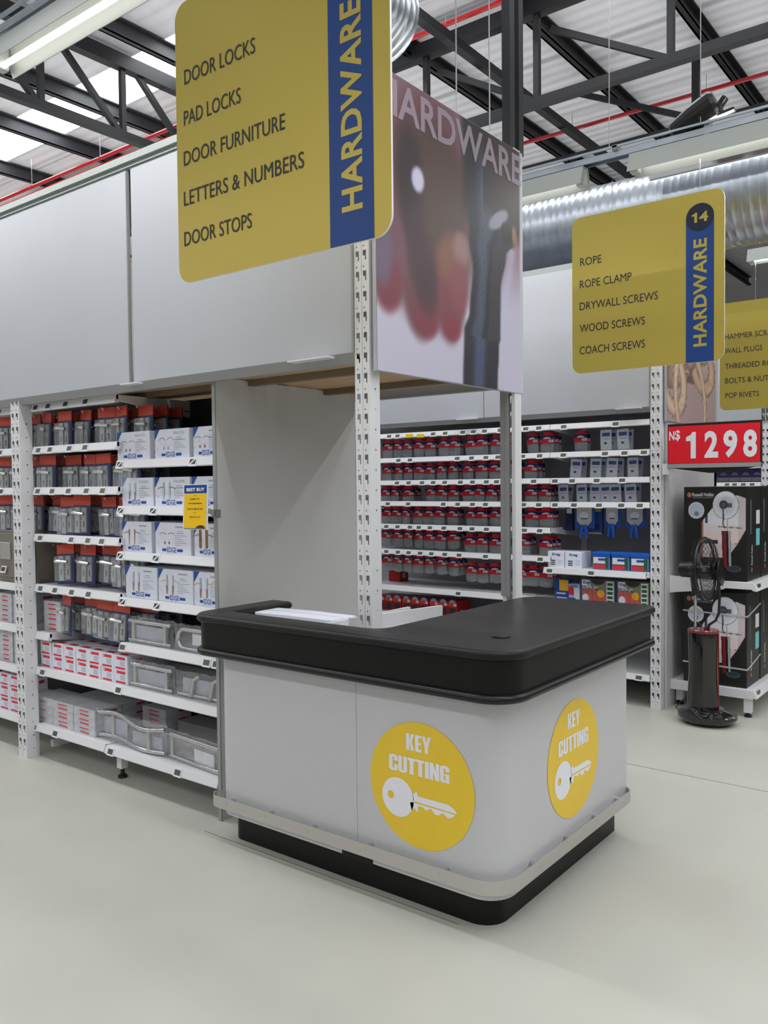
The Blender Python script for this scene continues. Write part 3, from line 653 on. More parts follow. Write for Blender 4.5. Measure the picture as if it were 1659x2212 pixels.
# hanging lock packs
def lock_pack(name='lock_pack'):
    t = thing(name, 'x', 'lock pack'); w_ = .128; h = .215
    MB().box(-w_/2, w_/2, -.002, .002, -h, 0).build('card', CARD_BLUE, t)
    MB().box(-w_/2, w_/2, -.0035, .0035, -.05, .002).build('header', CARD_RED, t)
    m_ = MB()
    for x, l in ((-.026, .135), (.024, .128)):
        m_.box(x-.017, x+.017, -.011, -.002, -.062-l, -.062, 0)
    m_.lathe([(.012, 0), (.012, .012)], (-.026, -.02, -.088), 10).build('lock_plate', PLATE, t)
    m_ = MB().tube([(-.05, -.03, -.09), (-.026, -.034, -.088), (.01, -.03, -.091), (.036, -.026, -.094)], [.009, .011, .010, .008], 8).box(-.055, .0, -.036, -.012, -.096, -.082); m_.build('lever_handle', STEEL, t, smooth=40)
    m_ = MB()
    for x in (-.026, .024): m_.box(x-.003, x+.003, -.0115, -.0105, -.165, -.135).lathe([(.005, 0), (.005, .001)], (x, -.011, -.134), 8)
    for k in range(4): m_.box(-.004, .004, -.0035, -.003, -.175+k*.02, -.168+k*.02, 1)
    m_.build('keyhole', [INK, PACK_WHITE], t)
    MB().loft([[(-.05, -.002, -.20), (.05, -.002, -.20), (.05, -.002, -.058), (-.05, -.002, -.058)], [(-.046, -.040, -.195), (.046, -.040, -.195), (.046, -.040, -.064), (-.046, -.040, -.064)]], cap1=True).build('blister', CLEAR, t)
    return t
LP = lock_pack(); lp_used = [False]
HOOK = MB().tube([(0, 0, 0), (0, -.40, 0), (0, -.41, .012)], .0028, 5).build('display_hook', STEEL); hook_used = [False]
def hook(x, y, z, label, group):
    if not hook_used[0]: o = HOOK; hook_used[0] = True
    else: o = HOOK.copy(); COL.objects.link(o)
    o.location = (x, y, z); tag(o, label, 'hook', group)
def place_lock(loc, label, rot):
    if not lp_used[0]: o = LP; lp_used[0] = True; o.location = loc; o.rotation_euler = rot; o['label'] = label; o['group'] = 'hanging lock packs'
    else: o = dup(LP, loc, label, 'hanging lock packs', rot)
    return o
XC = [-3.07, -2.905, -2.75, -2.585, -2.42, -2.265, -2.12]
WH = ['front', 'middle', 'rearmost']
for i, z in enumerate(RZ):
    cols = list(range(7)) if i < 3 else (range(1, 7))
    if i == 4: cols = range(2, 7)
    for k in cols:
        x = XC[k]+random.uniform(-.018, .018); zt = z-.045-random.uniform(0, .01); nf = 3
        y0 = .15+random.choice([0, 0, .03, .06]) if k else .17
        if i == 3 and k == 1: y0 = .26
        hook(x, .562, zt-.012, 'steel hook holding the %s lock pack from the upright on the %s hook row' % (ORD[k], RW[i]), 'display hooks')
        for d in range(nf):
            yy = y0+d*.085
            place_lock((x+random.uniform(-.006, .006)+d*.006, yy, zt), 'red-headed lock pack, %s from the upright, %s hook row, %s on hook' % (ORD[k], RW[i], WH[d]), (random.uniform(-.05, .03), random.uniform(-.05, .07), random.uniform(-.22, .2)))
    if i < 3:
        for k in range(2):
            x = -3.22-k*.165; hook(x, .562, z-.057, 'steel hook of the %s lock pack left of the upright, %s hook row' % (ORD[k], RW[i]), 'display hooks')
            for d in range(2):
                place_lock((x, .15+d*.09, z-.045), 'lock pack left of the upright, %s from it, %s hook row, %s on hook' % (ORD[k], RW[i], WH[d]), (0, random.uniform(-.05, .05), random.uniform(-.15, .2)))
# taupe metal letterbox left of the upright
sf = thing('letterbox', 'taupe metal letterbox standing left of the upright', 'letterbox', (-3.22, .3, .95)); o = (-3.22, .3, .95)
MB().box(-3.45, -3.03, .13, .5, .955, 1.262).build('body', SAFE, sf, o, bevel=.006)
MB().box(-3.43, -3.05, .122, .131, .985, 1.245).build('door', SAFE, sf, o, bevel=.004)
MB().box(-3.40, -3.29, .112, .122, 1.09, 1.19).build('handle', ALU, sf, o, bevel=.003)
m_ = MB(); price_tag(m_, -3.36, .118, 1.05); m_.build('price_tag', [PACK_WHITE, LABEL_DARK], sf, o)
shelf('white shelf under the taupe letterbox', -3.95, -3.0, .1, .56, .955, [], 'shelves left of the upright')

# pale handle boxes with printed fronts
NAMES = [['PRATO', 'PRATO', ''], ['CANDES', 'PALMA', ''], ['', '', ''], ['', '', '']]   # blank: the photo does not show it legibly
KIND = [[0, 1, 0], [2, 3, 1], [4, 0, 5], [2, 6, 6]]
BXX = [[(-2.248, -1.985), (-1.945, -1.69), (-1.66, -1.40)], [(-2.215, -1.965), (-1.95, -1.69), (-1.675, -1.42)], [(-2.22, -1.985), (-1.955, -1.69), (-1.665, -1.41)], [(-2.20, -1.948), (-1.937, -1.68), (-1.672, -1.415)]]
BH = [.142, .142, .152, .158]; PLACE = ['left', 'middle', 'right']
LOOK = ['slim curved levers drawn', 'a pair of arched levers drawn', 'two pale plates drawn', 'plates with curved levers drawn', 'dark bronze levers drawn', 'rounded bronze plates drawn', 'tall plates and gold levers drawn']
def handle_box(x0, x1, z, h, name, kd, label):
    w_ = x1-x0; t = thing('handle_box', label, 'box', ((x0+x1)/2, .13, z+.0005), 'pale handle boxes')
    MB().box(-w_/2, w_/2, 0, .20, 0, h).build('carton', CARTON_W, t, bevel=.002)
    m_ = MB(); L = -w_/2; y = -.0008
    def q(a, b_, c, d, mi, dy=0): m_.quad((a, y-dy, c), (b_, y-dy, c), (b_, y-dy, d), (a, y-dy, d), mi)
    m_.poly([(L, y, h), (L, y, h-.052), (L+.040, y, h)], 0)
    q(L+w_*.20, L+w_*.78, .014, .027, 0)
    q(L+w_*.32, L+w_*.62, .008, .036, 8, .0002)
    put_text(m_, 'EDGE', (L+w_*.34, y-.0006, .010), (w_*.26, 0, 0), (0, 0, .024), 0, .02)
    if name: put_text(m_, name, (L+w_*.56, y, h-.027), (w_*.30, 0, 0), (0, 0, .013), 2)
    else: q(L+w_*.58, L+w_*.84, h-.024, h-.017, 2)
    q(L+w_*.63, L+w_*.78, h-.043, h-.040, 2); q(L+w_*.60, L+w_*.82, h-.052, h-.049, 2)
    for k in range(6):
        q(L+w_*.56, L+w_*(.72+.06*((k*7) % 4)), h*.16+k*.009+.02, h*.16+k*.009+.0225, 2)
    for (a0, r, cx, cz) in ((20, .03, .2, .3), (200, .024, .1, .5), (100, .04, .42, .72)):    # faint scrollwork
        pts = arc(L+w_*cx, h*cz, r, a0, a0+230, 14)
        for (p, p2) in zip(pts, pts[1:]): m_.quad((p[0], y, p[1]), (p2[0], y, p2[1]), (p2[0]+.001, y, p2[1]+.0012), (p[0]+.001, y, p[1]+.0012), 3)
    cx = L+w_*.34
    if kd in (0, 1):
        for s in (-1, 1):
            pts = [(cx+s*(.006+.010*k), h*.62+.012*math.sin(k*.62)*(1 if kd else .6)) for k in range(6)]
            for p, p2 in zip(pts, pts[1:]): m_.quad((p[0], y, p[1]), (p2[0], y, p2[1]), (p2[0], y, p2[1]+.0028), (p[0], y, p[1]+.0028), 1)
            m_.poly([(cx+s*.016+.006*math.cos(a), y, h*.36+.008*math.sin(a)) for a in [k*math.pi/4 for k in range(8)]], 2 if kd else 1)
    else:
        for s in (-1, 1):
            a = cx+s*.022; wd = .007 if kd != 5 else .010
            z0, z1 = (h*.24, h*.82) if kd != 4 else (h*.22, h*.74)
            if kd == 4: m_.poly([(a-.005, y, z1), (a-.003, y, z0), (a+.001, y, z0), (a+.006, y, z1)], 1)
            elif kd in (5,): m_.poly([(p[0], y, p[1]) for p in rrect(a-wd, a+wd, z0, z1, .008, 3)], 1)
            else:
                q(a-wd, a+wd, z0, z1, 5); q(a+wd-.0018, a+wd, z0+.02, z1, 4 if kd == 6 else 2)
                q(a-wd*.6, a+wd*.5, z0, z0+(z1-z0)*.45, 1 if kd in (2, 6) else 5, .0003)
            if kd in (3, 4, 5, 6):
                pts = [(a+s*.009*k, h*.62+.004*math.sin(k*.9)) for k in range(6)]
                for p, p2 in zip(pts, pts[1:]): m_.quad((p[0], y-.0004, p[1]), (p2[0], y-.0004, p2[1]), (p2[0], y-.0004, p2[1]+.004), (p[0], y-.0004, p[1]+.004), 1 if kd != 6 else 6)
    # right end panel: barcode strip and red roundel
    for k in range(9): m_.quad((w_/2+.0008, .03, h*.45+k*.006), (w_/2+.0008, .06, h*.45+k*.006), (w_/2+.0008, .06, h*.45+k*.006+.003), (w_/2+.0008, .03, h*.45+k*.006+.003), 4)
    m_.poly([(w_/2+.0008, .045+.018*math.cos(a), h*.28+.018*math.sin(a)) for a in [k*math.pi/6 for k in range(12)]], 7)
    m_.build('printing', [EDGE_BLUE, BRASS, PRINT_GREY, CARTON_PALE, INK, CARTON_PALE, ORANGE_PR, CART_RED, CARTON_W], t)
for i, z in enumerate(EZ):
    for k in range(3):
        x0, x1 = BXX[i][k]; x1 = min(x1, -1.472)
        if k == 2: x1 = -1.472
        handle_box(x0, x1, z, BH[i], NAMES[i][k], KIND[i][k], 'pale handle box with %s, %s of the %s box row' % (LOOK[KIND[i][k]], PLACE[k], RW[i]))

# small red and white cartons
def carton(sx, sy, h, mt, style, name='lock_carton'):
    t = thing(name, 'x', 'carton'); MB().box(-sx/2, sx/2, 0, sy, 0, h).build('box', mt, t, bevel=.0015)
    m_ = MB(); y = -.0008
    def q(a, b_, c, d, mi): m_.quad((a, y, c), (b_, y, c), (b_, y, d), (a, y, d), mi)
    if style == 0:
        q(-sx*.32, sx*.34, h*.72, h*.92, 0); q(-sx*.30, -sx*.2, h*.76, h*.88, 2); q(-sx*.38, sx*.34, h*.05, h*.19, 0)
        for k in range(4): q(-sx*.05, sx*.3, h*(.30+.09*k), h*(.34+.09*k), 1)
        m_.quad((-sx*.4, .02, h+.001), (sx*.2, .02, h+.001), (sx*.2, .05, h+.001), (-sx*.4, .05, h+.001), 0)
    elif style == 1:
        q(-sx*.22, sx*.2, h*.62, h*.74, 0); q(-sx*.2, sx*.22, h*.16, h*.30, 0)
        for k in range(3): q(-sx*.2, sx*.1, h*(.36+.08*k), h*(.38+.08*k), 1)
    else:
        q(-sx*.14, sx*.16, h*.42, h*.5, 0); q(-sx*.12, sx*.12, h*.28, h*.34, 1)
    m_.quad((sx/2+.0008, sy*.5, h*.5), (sx/2+.0008, sy*.8, h*.5), (sx/2+.0008, sy*.8, h*.75), (sx/2+.0008, sy*.5, h*.75), 0)
    m_.quad((sx/2+.0008, sy*.1, h*.15), (sx/2+.0008, sy*.9, h*.6), (sx/2+.0008, sy*.9, h*.63), (sx/2+.0008, sy*.1, h*.2), 1)
    m_.build('printing', [CART_RED, PRINT_GREY, PACK_WHITE], t)
    return t
def stacker(proto):
    used = [False]
    def f(loc, label, group, rz=0):
        if not used[0]:
            used[0] = True; proto.location = loc; proto['label'] = label; proto['group'] = group; proto.rotation_euler = (0, 0, rz); return proto
        return dup(proto, loc, label, group, (0, 0, rz))
    return f
cA = stacker(carton(.112, .11, .072, CARTON_W, 0))
LV = ['bottom', 'upper', 'top']; RWS = ['front', 'second', 'third']
for d in range(3):
    for k in range(7):
        for l in range(2):
            cA((-2.955+k*.1165+random.uniform(-.003, .003)+d*.004, .13+d*.115, .5005+l*.0722), 'red and white carton, %s from the upright, %s layer, %s row deep' % (ORD[k], LV[l], RWS[d]), 'red and white cartons on the long shelf', random.uniform(-.03, .03))
cB = stacker(carton(.2, .17, .047, CART_SILVER, 1))
LV3 = ['bottom', 'middle', 'top']
for d in range(2):
    for k in range(2):
        for l in range(3):
            cB((-2.80+k*.205, .13+d*.175, .1825+l*.0472), 'flat silver carton, %s from the wavy handles, %s layer, %s row, lowest shelf' % (ORD[1-k], LV3[l], RWS[d]), 'silver cartons on the lowest shelf', random.uniform(-.015, .015))
cC = stacker(carton(.2, .17, .047, CART_SILVER, 2))
for l in range(3): cC((-3.01+.0, .135, .1825+l*.0472), 'flat silver carton with a plain end against the upright, %s layer, lowest shelf' % LV3[l], 'silver cartons on the lowest shelf')
for l in range(3): cB((-2.30, .36, .1785+l*.0472), 'flat silver printed carton behind the wavy handles, %s of its stack of three' % LV3[l], 'silver cartons on the lowest shelf')
cD = stacker(carton(.15, .2, .056, CART_SILVER, 1))
for l in range(3): cD((-2.935, .16, .7005+l*.0562), 'silver printed carton right of the upright on the short shelf, %s layer' % LV3[l], 'silver cartons by the upright', .08)
for c_, x in enumerate((-3.24, -3.41)):
    for l in range(3): cD((x, .14, .7145+l*.0562), 'silver carton, third shelf up left of the upright, %s layer, %s from it' % (LV3[l], ORD[c_]), 'silver cartons by the upright')
    for l in range(4): cD((x, .14, .4785+l*.0562), 'silver carton, second shelf up left of the upright, %s up, %s from it' % (ORD[l], ORD[c_]), 'silver cartons by the upright')
for k in range(3):
    for l in range(3): cA((-3.19-k*.116, .13, .1905+l*.0722), 'red and white carton, lowest shelf left of the upright, %s layer, %s from it' % (LV3[l], ORD[k]), 'red and white cartons left of the upright')
# pull handles in clear film
def pull(name, label, loc, w_, h, kind, rz=0, lean=.1):
    t = thing(name, label, 'pull handle', loc, 'bagged pull handles', rz); r = .0115
    if kind == 'D':     # two long bars with two posts
        for yy, nm in ((0, 'bar'), ):
            MB().tube([(-w_/2, 0, h-r), (w_/2, 0, h-r)], r, 10).build('bar', STEEL, t, smooth=50); MB().tube([(-w_/2, 0, r), (w_/2, 0, r)], r, 10).build('bar', STEEL, t, smooth=50)
        MB().box(-w_*.40, w_*.36, .008, .013, .012, h*.72).build('insert_card', mat('pale_insert', rgb(176, 182, 194), .6), t)
        for x in (-w_/2+.03, w_/2-.05): MB().tube([(x, 0, r), (x, 0, h-r)], .010, 10).build('post', ALU, t, smooth=50)
    elif kind == 'O':   # rounded loop
        m_ = MB(); m_.tube([(p[0], 0, p[1]) for p in rrect(-w_/2+r, w_/2-r, r, h-r, .045, 6)], r, 10, closed=True); m_.build('bar', STEEL, t, smooth=50)
        MB().box(-w_*.2, w_*.3, .01, .014, .03, h-.03).build('insert_card', PACK_WHITE, t)
    elif kind == 'M':
        MB().box(-w_*.45, w_*.45, .012, .017, .012, h*.8).build('insert_card', mat('pale_insert', rgb(176, 182, 194), .6), t)
        for x in (-.06, .07): MB().tube([(x-.012, -.01, .008), (x+.0, 0, h*.8), (x+.03, .01, h*.96)], .011, 10).build('post', ALU, t, smooth=50)
        MB().tube([(-w_/2, 0, r), (w_/2, 0, r)], r*.9, 10).build('bar', STEEL, t, smooth=50)
    elif kind == 'S':
        f = lambda x: .016*math.sin((x/w_+.02)*2*math.pi)*-1
        xs_ = [-w_/2+w_*k/28 for k in range(29)]
        MB().box(-w_*.46, -w_*.1, .022, .026, .02, h*.8).box(.02, w_*.46, .0, .004, .015, h*.62).build('insert_card', mat('pale_insert', rgb(176, 182, 194), .6), t)
        MB().tube([(x, f(x)*1.0, h-r+f(x)*.9) for x in xs_], r*1.1, 10).build('bar', STEEL, t, smooth=50); MB().tube([(x, f(x), r+.004+f(x)*.3+.004) for x in xs_], r*1.0, 10).build('bar', STEEL, t, smooth=50)
        for x in (-w_*.30, w_*.30): MB().tube([(x, f(x), r), (x, f(x), h-r)], .0105, 10).build('post', ALU, t, smooth=50)
    elif kind == 'I':
        MB().tube([(-w_/2, 0, h-r), (w_/2, 0, h-r)], r*1.1, 10).build('bar', STEEL, t, smooth=50); MB().tube([(-w_/2, 0, r), (w_/2, 0, r)], r, 10).build('bar', STEEL, t, smooth=50)
        MB().box(-w_*.05, w_*.3, .006, .01, .02, h-.05).build('insert_card', PACK_WHITE, t)
        MB().tube([(-w_*.44, 0, r), (-w_*.44, 0, h-r)], .010, 10).build('post', ALU, t, smooth=50)
    # the film bag: a crumpled closed sleeve around it
    m_ = MB(); nx, nz = 14, 8; rg = []
    for side, yy in ((0, -.024), (1, .028)):
        grid = []
        for j in range(nz+1):
            for i in range(nx+1):
                e = min(i, nx-i, j, nz-j); k = min(1, e/1.6)
                grid.append((-w_/2-.018+(w_+.036)*i/nx+random.uniform(-.004, .004), (yy+random.uniform(-.008, .008))*k, max(.0008, -.002+(h+.014)*j/nz+random.uniform(-.005, .005)*(1 if j == nz else .4))))
        fs = [(j*(nx+1)+i, j*(nx+1)+i+1, (j+1)*(nx+1)+i+1, (j+1)*(nx+1)+i) for j in range(nz) for i in range(nx)]
        m_.add(grid, fs if side == 0 else [f[::-1] for f in fs])
    m_.build('film_bag', CRINKLE, t)
    return t
pull('pull_handle', 'bagged steel pull handle with straight bars, on the shelf beside the black counter end', (-2.035, .15, .7225), .33, .12, 'D')
pull('pull_handle', 'bagged steel loop handle half hidden behind the black counter end', (-1.66, .15, .7225), .34, .115, 'O')
pull('pull_handle', 'bagged straight steel pull handle beside the red and white cartons', (-2.03, .15, .5005), .33, .122, 'D')
pull('pull_handle', 'crumpled film bag with two steel posts, next to the divider panel', (-1.66, .16, .5005), .33, .11, 'M', .05)
pull('pull_handle', 'long wavy steel handle in film on the lowest shelf', (-2.215, .15, .1785), .56, .145, 'S')
pull('pull_handle', 'straight steel handle in film on the lowest shelf, beside the divider', (-1.705, .15, .1785), .44, .13, 'I', -.08)
bb = MB().box(-2.15, -1.5, .40, .55, .1785, .27).build('cardboard_box', mat('grey_cardboard', rgb(150, 148, 146), .7)); tag(bb, 'long dull grey box behind the straight handle on the lowest shelf', 'box')
bb = MB().box(-2.15, -1.5, .36, .55, .5005, .585).build('cardboard_box', mat('grey_cardboard', rgb(150, 148, 146), .7)); tag(bb, 'long dull grey box behind the bagged handles on the long shelf', 'box')

# best-buy card held out from the divider
bs = thing('offer_card', 'blue and yellow offer card held out in front of the pale handle boxes', 'card', (-1.44, -.05, 1.32)); o = (-1.44, -.05, 1.32)
A = Vector((-1.522, -.05, 1.316)); BU = Vector((.160, .0, .002)); BV = Vector((.010, 0, .196))
def bq(m_, a, b_, c, d, mi, dy): m_.quad(*[A+BU*s+BV*t+Vector((0, -dy, 0)) for s, t in ((a, c), (b_, c), (b_, d), (a, d))], mi)
m_ = MB()
m_.add([A+BU*s+BV*t+Vector((0, y, 0)) for y in (0, .004) for s, t in ((0, 0), (1, 0), (1, 1), (0, 1))], [(0, 1, 2, 3), (7, 6, 5, 4), (0, 4, 5, 1), (1, 5, 6, 2), (2, 6, 7, 3), (3, 7, 4, 0)]); m_.build('card', PACK_WHITE, bs, o)
m_ = MB(); bq(m_, .04, .96, .80, .98, 0, .001); bq(m_, .05, .95, .03, .79, 1, .001); bq(m_, .05, .95, .015, .03, 0, .001); m_.build('printed_fields', [SIGN_BLUE, mat('offer_yellow', rgb(250, 200, 10), .4)], bs, o)
m_ = MB(); dy = Vector((0, -.0016, 0))
def bt(s, x0, x1, z0, z1, mi, bold=.02): put_text(m_, s, A+BU*x0+BV*z0+dy, BU*(x1-x0), BV*(z1-z0), mi, bold, 1.05)
bt('BEST BUY', .14, .88, .845, .92, 0, .04); bq(m_, .45, .53, .745, .755, 1, .0016); bt('REMOTE', .28, .68, .655, .69, 1); bt('HW2878044', .22, .78, .56, .595, 1); bt('GATE MOTOR', .18, .82, .435, .475, 1); bq(m_, .43, .55, .365, .373, 1, .0016); bt('N$150.27', .28, .72, .255, .295, 1)
m_.poly([A+BU*x+BV*z+dy for x, z in [(.52, .035), (.92, .035), (.90, .07), (.80, .10), (.70, .10), (.58, .07)]], 1)
m_.build('lettering', [STK_WHITE, INK], bs, o)
MB().bar((-1.36, -.048, 1.40), (-1.452, .078, 1.383), .006, .022).box(-1.46, -1.445, .06, .10, 1.365, 1.40).build('holder_arm', STEEL, bs, o)

# ================================================================== SCREW SHELVING ACROSS THE AISLE
YF = 3.05
f2 = thing('shelving_frame', 'white perforated steel shelving frame across the aisle, holding screw packs', 'shelving', (0, YF, 0), 'shelving frames'); F2 = (0, YF, 0)
def post2(x, y, flip=False, s=1.0):
    o = post(f2, x, y-YF, flip, s); return o
post2(-.588, YF); post2(-3.1, YF); post2(-5.6, YF); post2(-.50-.07, 4.2, True)
MB().box(-8, -.59, 3.62, 3.635, .08, 2.0).build('back_panel', MID_BACK, f2, F2)
MB().box(-8, -.588, 3.06, 3.10, 2.985, 3.03).build('top_beam', mat('pale_beam', rgb(196, 200, 200), .4), f2, F2)
m_ = MB(); m_.loft([[(x, 3.045, 2.0), (x, 3.07, 2.0), (x, 3.10, 1.965), (x, 3.07, 1.965)] for x in (-8, -.588)], cap0=True, cap1=True); m_.build('lower_beam', GREY_METAL, f2, F2)
MB().box(-8, -.588, 3.10, 4.15, 1.985, 2.0).build('top_deck', MID_BACK, f2, F2)
MB().box(-.516, -.50, 3.112, 4.20, .0, 1.90).build('end_panel', mat('divider_face', rgb(196, 196, 196), .55), f2, F2)
MB().box(-8, -.59, 4.13, 4.15, .08, 3.03).build('rear_panel', PANEL, f2, F2)
m_ = MB()
for x in (-1.31, -2.0): m_.box(x-.02, x+.02, 3.605, 3.62, .1, 1.96)
m_.build('slotted_strip', WHITE_METAL, f2, F2)
for x0, x1, l in ((-8, -1.853, 'wide white header board across the aisle, left of the yellow sign'), (-1.85, -.592, 'white header board across the aisle, behind the aisle 14 sign')):
    o = ((x0+x1)/2, 3.05, 2.0); t = thing('header_board', l, 'header board', o, 'header boards')
    MB().box(x0, x1, 3.045, 3.06, 1.998, 2.985).build('board', PANEL, t, o)
    MB().box(x1-.003, x1+.0005, 3.043, 3.0605, 1.998, 2.985).build('edge_strip', PANEL_EDGE, t, o)
    MB().box(x1-.22, x1-.05, 3.0, 3.05, 1.99, 1.996).build('price_clip', WHITE_METAL, t, o)
def rope_fn(s, t):
    y = 1-t; c = mixc((206, 196, 204), (172, 146, 146), sst(.4, .7, y))
    if y < .55: c = mixc(c, (210, 214, 232), .8*sst(.5, .2, abs(s-.5)))
    def strand(cx, cy, rx, ry, ang, w_, base, a0=0, a1=360):
        nonlocal c
        dx = s-cx; dy = y-cy; a = math.radians(ang); ux = (dx*math.cos(a)+dy*math.sin(a))/rx; uy = (-dx*math.sin(a)+dy*math.cos(a))/ry
        r = math.hypot(ux, uy); th = math.degrees(math.atan2(uy, ux)) % 360
        if a0 <= th <= a1 and abs(r-1) < w_:
            k = abs(r-1)/w_; tw = .5+.5*math.sin(th*.55+(r-1)*30)
            c = mixc(mixc(base, (236, 214, 188), .55*tw), (70, 52, 46), k**3*.8)
    if .25 < s < .55 and .40 < y < .75: c = mixc((66, 48, 44), c, .25)
    if .62 < s < .86 and y < .25: c = (74, 54, 48)
    if .30 < s < .42 and y < .30: c = mixc((44, 38, 46), c, sst(.03, .07, abs(s-.36)))
    for a in ((.18, .42, .18, .25, 20, .30, (176, 132, 100)), (.70, .40, .17, .14, 0, .42, (196, 156, 126)), (.70, .62, .20, .13, 12, .40, (188, 146, 116)), (.38, .55, .30, .10, -30, .5, (120, 88, 70)), (.12, .75, .20, .16, 30, .35, (200, 164, 136)), (.45, .85, .35, .28, 60, .14, (202, 168, 140)), (.25, .2, .10, .35, -25, .45, (206, 166, 132))):
        strand(*a)
    return c
rp_ = thing('picture_panel', 'coiled rope picture panel on the end of the far shelving, above the price sign', 'picture panel', (-.49, 3.64, 1.9), 'end pictures'); o = (-.49, 3.64, 1.9)
MB().box(-.505, -.4895, 3.078, 4.20, 1.90, 3.0).build('board', PANEL, rp_, o)
painted('picture', (-.488, 3.08, 1.902), (0, 1.06, 0), (0, 0, 1.096), 60, 64, rope_fn, rp_, o)

SR = [1.915, 1.717, 1.535, 1.366, 1.180, .975]
def tg(lst, py): return [ay(p, py, YF).x for p in lst]
T14 = [([842, 860, 937, 963, 1001, 1024, 1048, 1082, 1137, 1165], 930), ([862, 887, 989, 1020, 1051, 1077, 1130, 1167], 982), ([859, 884, 913, 937, 962, 996, 1022, 1052, 1074, 1154], 1033), ([839, 883, 959, 990, 1022, 1050, 1132, 1165], 1079), ([836, 860, 887, 906, 930, 960, 995, 1021, 1052, 1134, 1167], 1132), ([836, 861, 884, 909, 933, 962, 993, 1050, 1168], 1190)]
for i, z in enumerate(SR):
    shelf('shallow white hook shelf above the %s row of screw packs across the aisle' % (RW+['sixth'])[i], -3.0, -1.312, YF, 3.62, z, tg(*T14[i]), 'screw hook shelves', rail_h=.034, dark=False, bd=YF+.2)
T14R = [([1219, 1331], 923), ([1218, 1308, 1350, 1392], 973), ([1200, 1237, 1290, 1345], 1030), ([1200, 1241, 1295, 1343, 1383], 1083)]
for i in range(4):
    shelf('shallow white hook shelf, %s down, in the right bay across the aisle' % RW[i], -1.308, -.592, YF, 3.62, SR[i], tg(*T14R[i]), 'screw hook shelves', rail_h=.034, dark=False, bd=YF+.2)
if True:
    t_ = MB()
    for px in (886, 910): p = ay(px, 941, YF); t_.box(p.x-.034, p.x+.034, 3.036, 3.04, p.z-.015, p.z+.012)
    tag(t_.build('yellow_ticket', mat('ticket_yellow', rgb(236, 206, 40), .5)), 'two yellow price tickets on the topmost hook shelf across the aisle', 'ticket')
shelf('empty white shelf under the screw packs across the aisle', -3.0, -.592, YF, 3.62, .678, tg([991], 1280), 'low screw shelves', dark=False, bracket=False)
shelf('white shelf carrying a line of red cartons, seen over the counter', -3.0, -.80, YF, 3.62, .455, tg([832], 1318), 'low screw shelves', dark=False, bracket=False)
shelf('white shelf with blue-lidded tubs across the aisle', -1.33, -.592, 2.98, 3.62, .905, tg([1198, 1287], 1222), 'low screw shelves', dark=False)
shelf('lowest white shelf across the aisle, glimpsed right of the counter', -3.0, -.592, YF, 3.62, .215, tg([1381], 1457), 'low screw shelves', dark=False)

def bag_pack():
    t = thing('screw_pack', 'x', 'screw pack'); w_ = .106; h = .145
    m_ = MB(); y = -.006
    m_.poly([(p[0], y, p[1]) for p in [(-.026, .0), (.026, .0), (.028, -.018), (w_/2, -.026), (w_/2, -.085), (-w_/2, -.085), (-w_/2, -.026), (-.028, -.018)][::-1]], 0)
    pts = [(-w_/2, -.052)]+[(-.034+.068*k/8, -.052+.018*math.sin(math.pi*k/8)) for k in range(9)]+[(w_/2, -.052), (w_/2, -.026), (-w_/2, -.026)]
    m_.poly([(p[0], y-.001, p[1]) for p in pts], 1)
    m_.poly([(.030*math.cos(a), y-.0015, -.049+.012*math.sin(a)) for a in [k*math.pi/10 for k in range(11)]], 2)
    m_.quad((.012, y-.0015, -.074), (.050, y-.0015, -.074), (.050, y-.0015, -.055), (.012, y-.0015, -.055), 2)
    for k in range(3): m_.quad((.016, y-.002, -.072+k*.006), (.040, y-.002, -.072+k*.006), (.040, y-.002, -.069+k*.006), (.016, y-.002, -.069+k*.006), 3)
    m_.build('header_card', [PACK_RED, PACK_NAVY, PACK_WHITE, PRINT_GREY], t)
    b = MB(); rg = []
    for z, wy, ww in ((-.02, .001, .9), (-.06, .003, .97), (-.082, .005, .98), (-.10, .015, 1.0), (-.125, .019, .98), (-.142, .012, .94), (-.152, .003, .90)):
        rg.append([(w_/2*ww*math.cos(a), wy*math.sin(a), z+.004*math.cos(a*2)*(z < -.13)) for a in [2*math.pi*k/14 for k in range(14)]])
    b.loft(rg, cap0=True, cap1=True).build('bag', BAG_GREY, t, smooth=60)
    return t
def stick_pack():
    t = thing('fastener_pack', 'x', 'fastener pack'); w_ = .08; h = .14
    MB().box(-w_/2, w_/2, -.002, .002, -h, 0).build('card', CARTON_W, t)
    m_ = MB(); m_.box(-w_*.35, w_*.35, -.0026, -.002, -.045, -.02, 0).box(-w_*.2, w_*.05, -.0026, -.002, -.10, -.085, 1).box(-w_*.3, w_*.3, -.0026, -.002, -.065, -.06, 2); m_.build('printing', [EDGE_BLUE, GREEN_PR, PRINT_GREY], t)
    MB().loft([[(-w_/2, -.002, -h-.01), (w_/2, -.002, -h-.01), (w_/2, -.002, .01), (-w_/2, -.002, .01)], [(-.04, -.016, -h+.01), (.04, -.016, -h+.01), (.04, -.016, -.07), (-.04, -.016, -.07)]], cap1=True).build('blister', CLEAR, t)
    return t
BP = stacker(bag_pack()); SP = stacker(stick_pack())
def place(f, loc, label, group, rot):
    o = f(loc, label, group); o.rotation_euler = rot; return o
R14 = ['topmost', 'second', 'third', 'fourth', 'fifth', 'sixth']
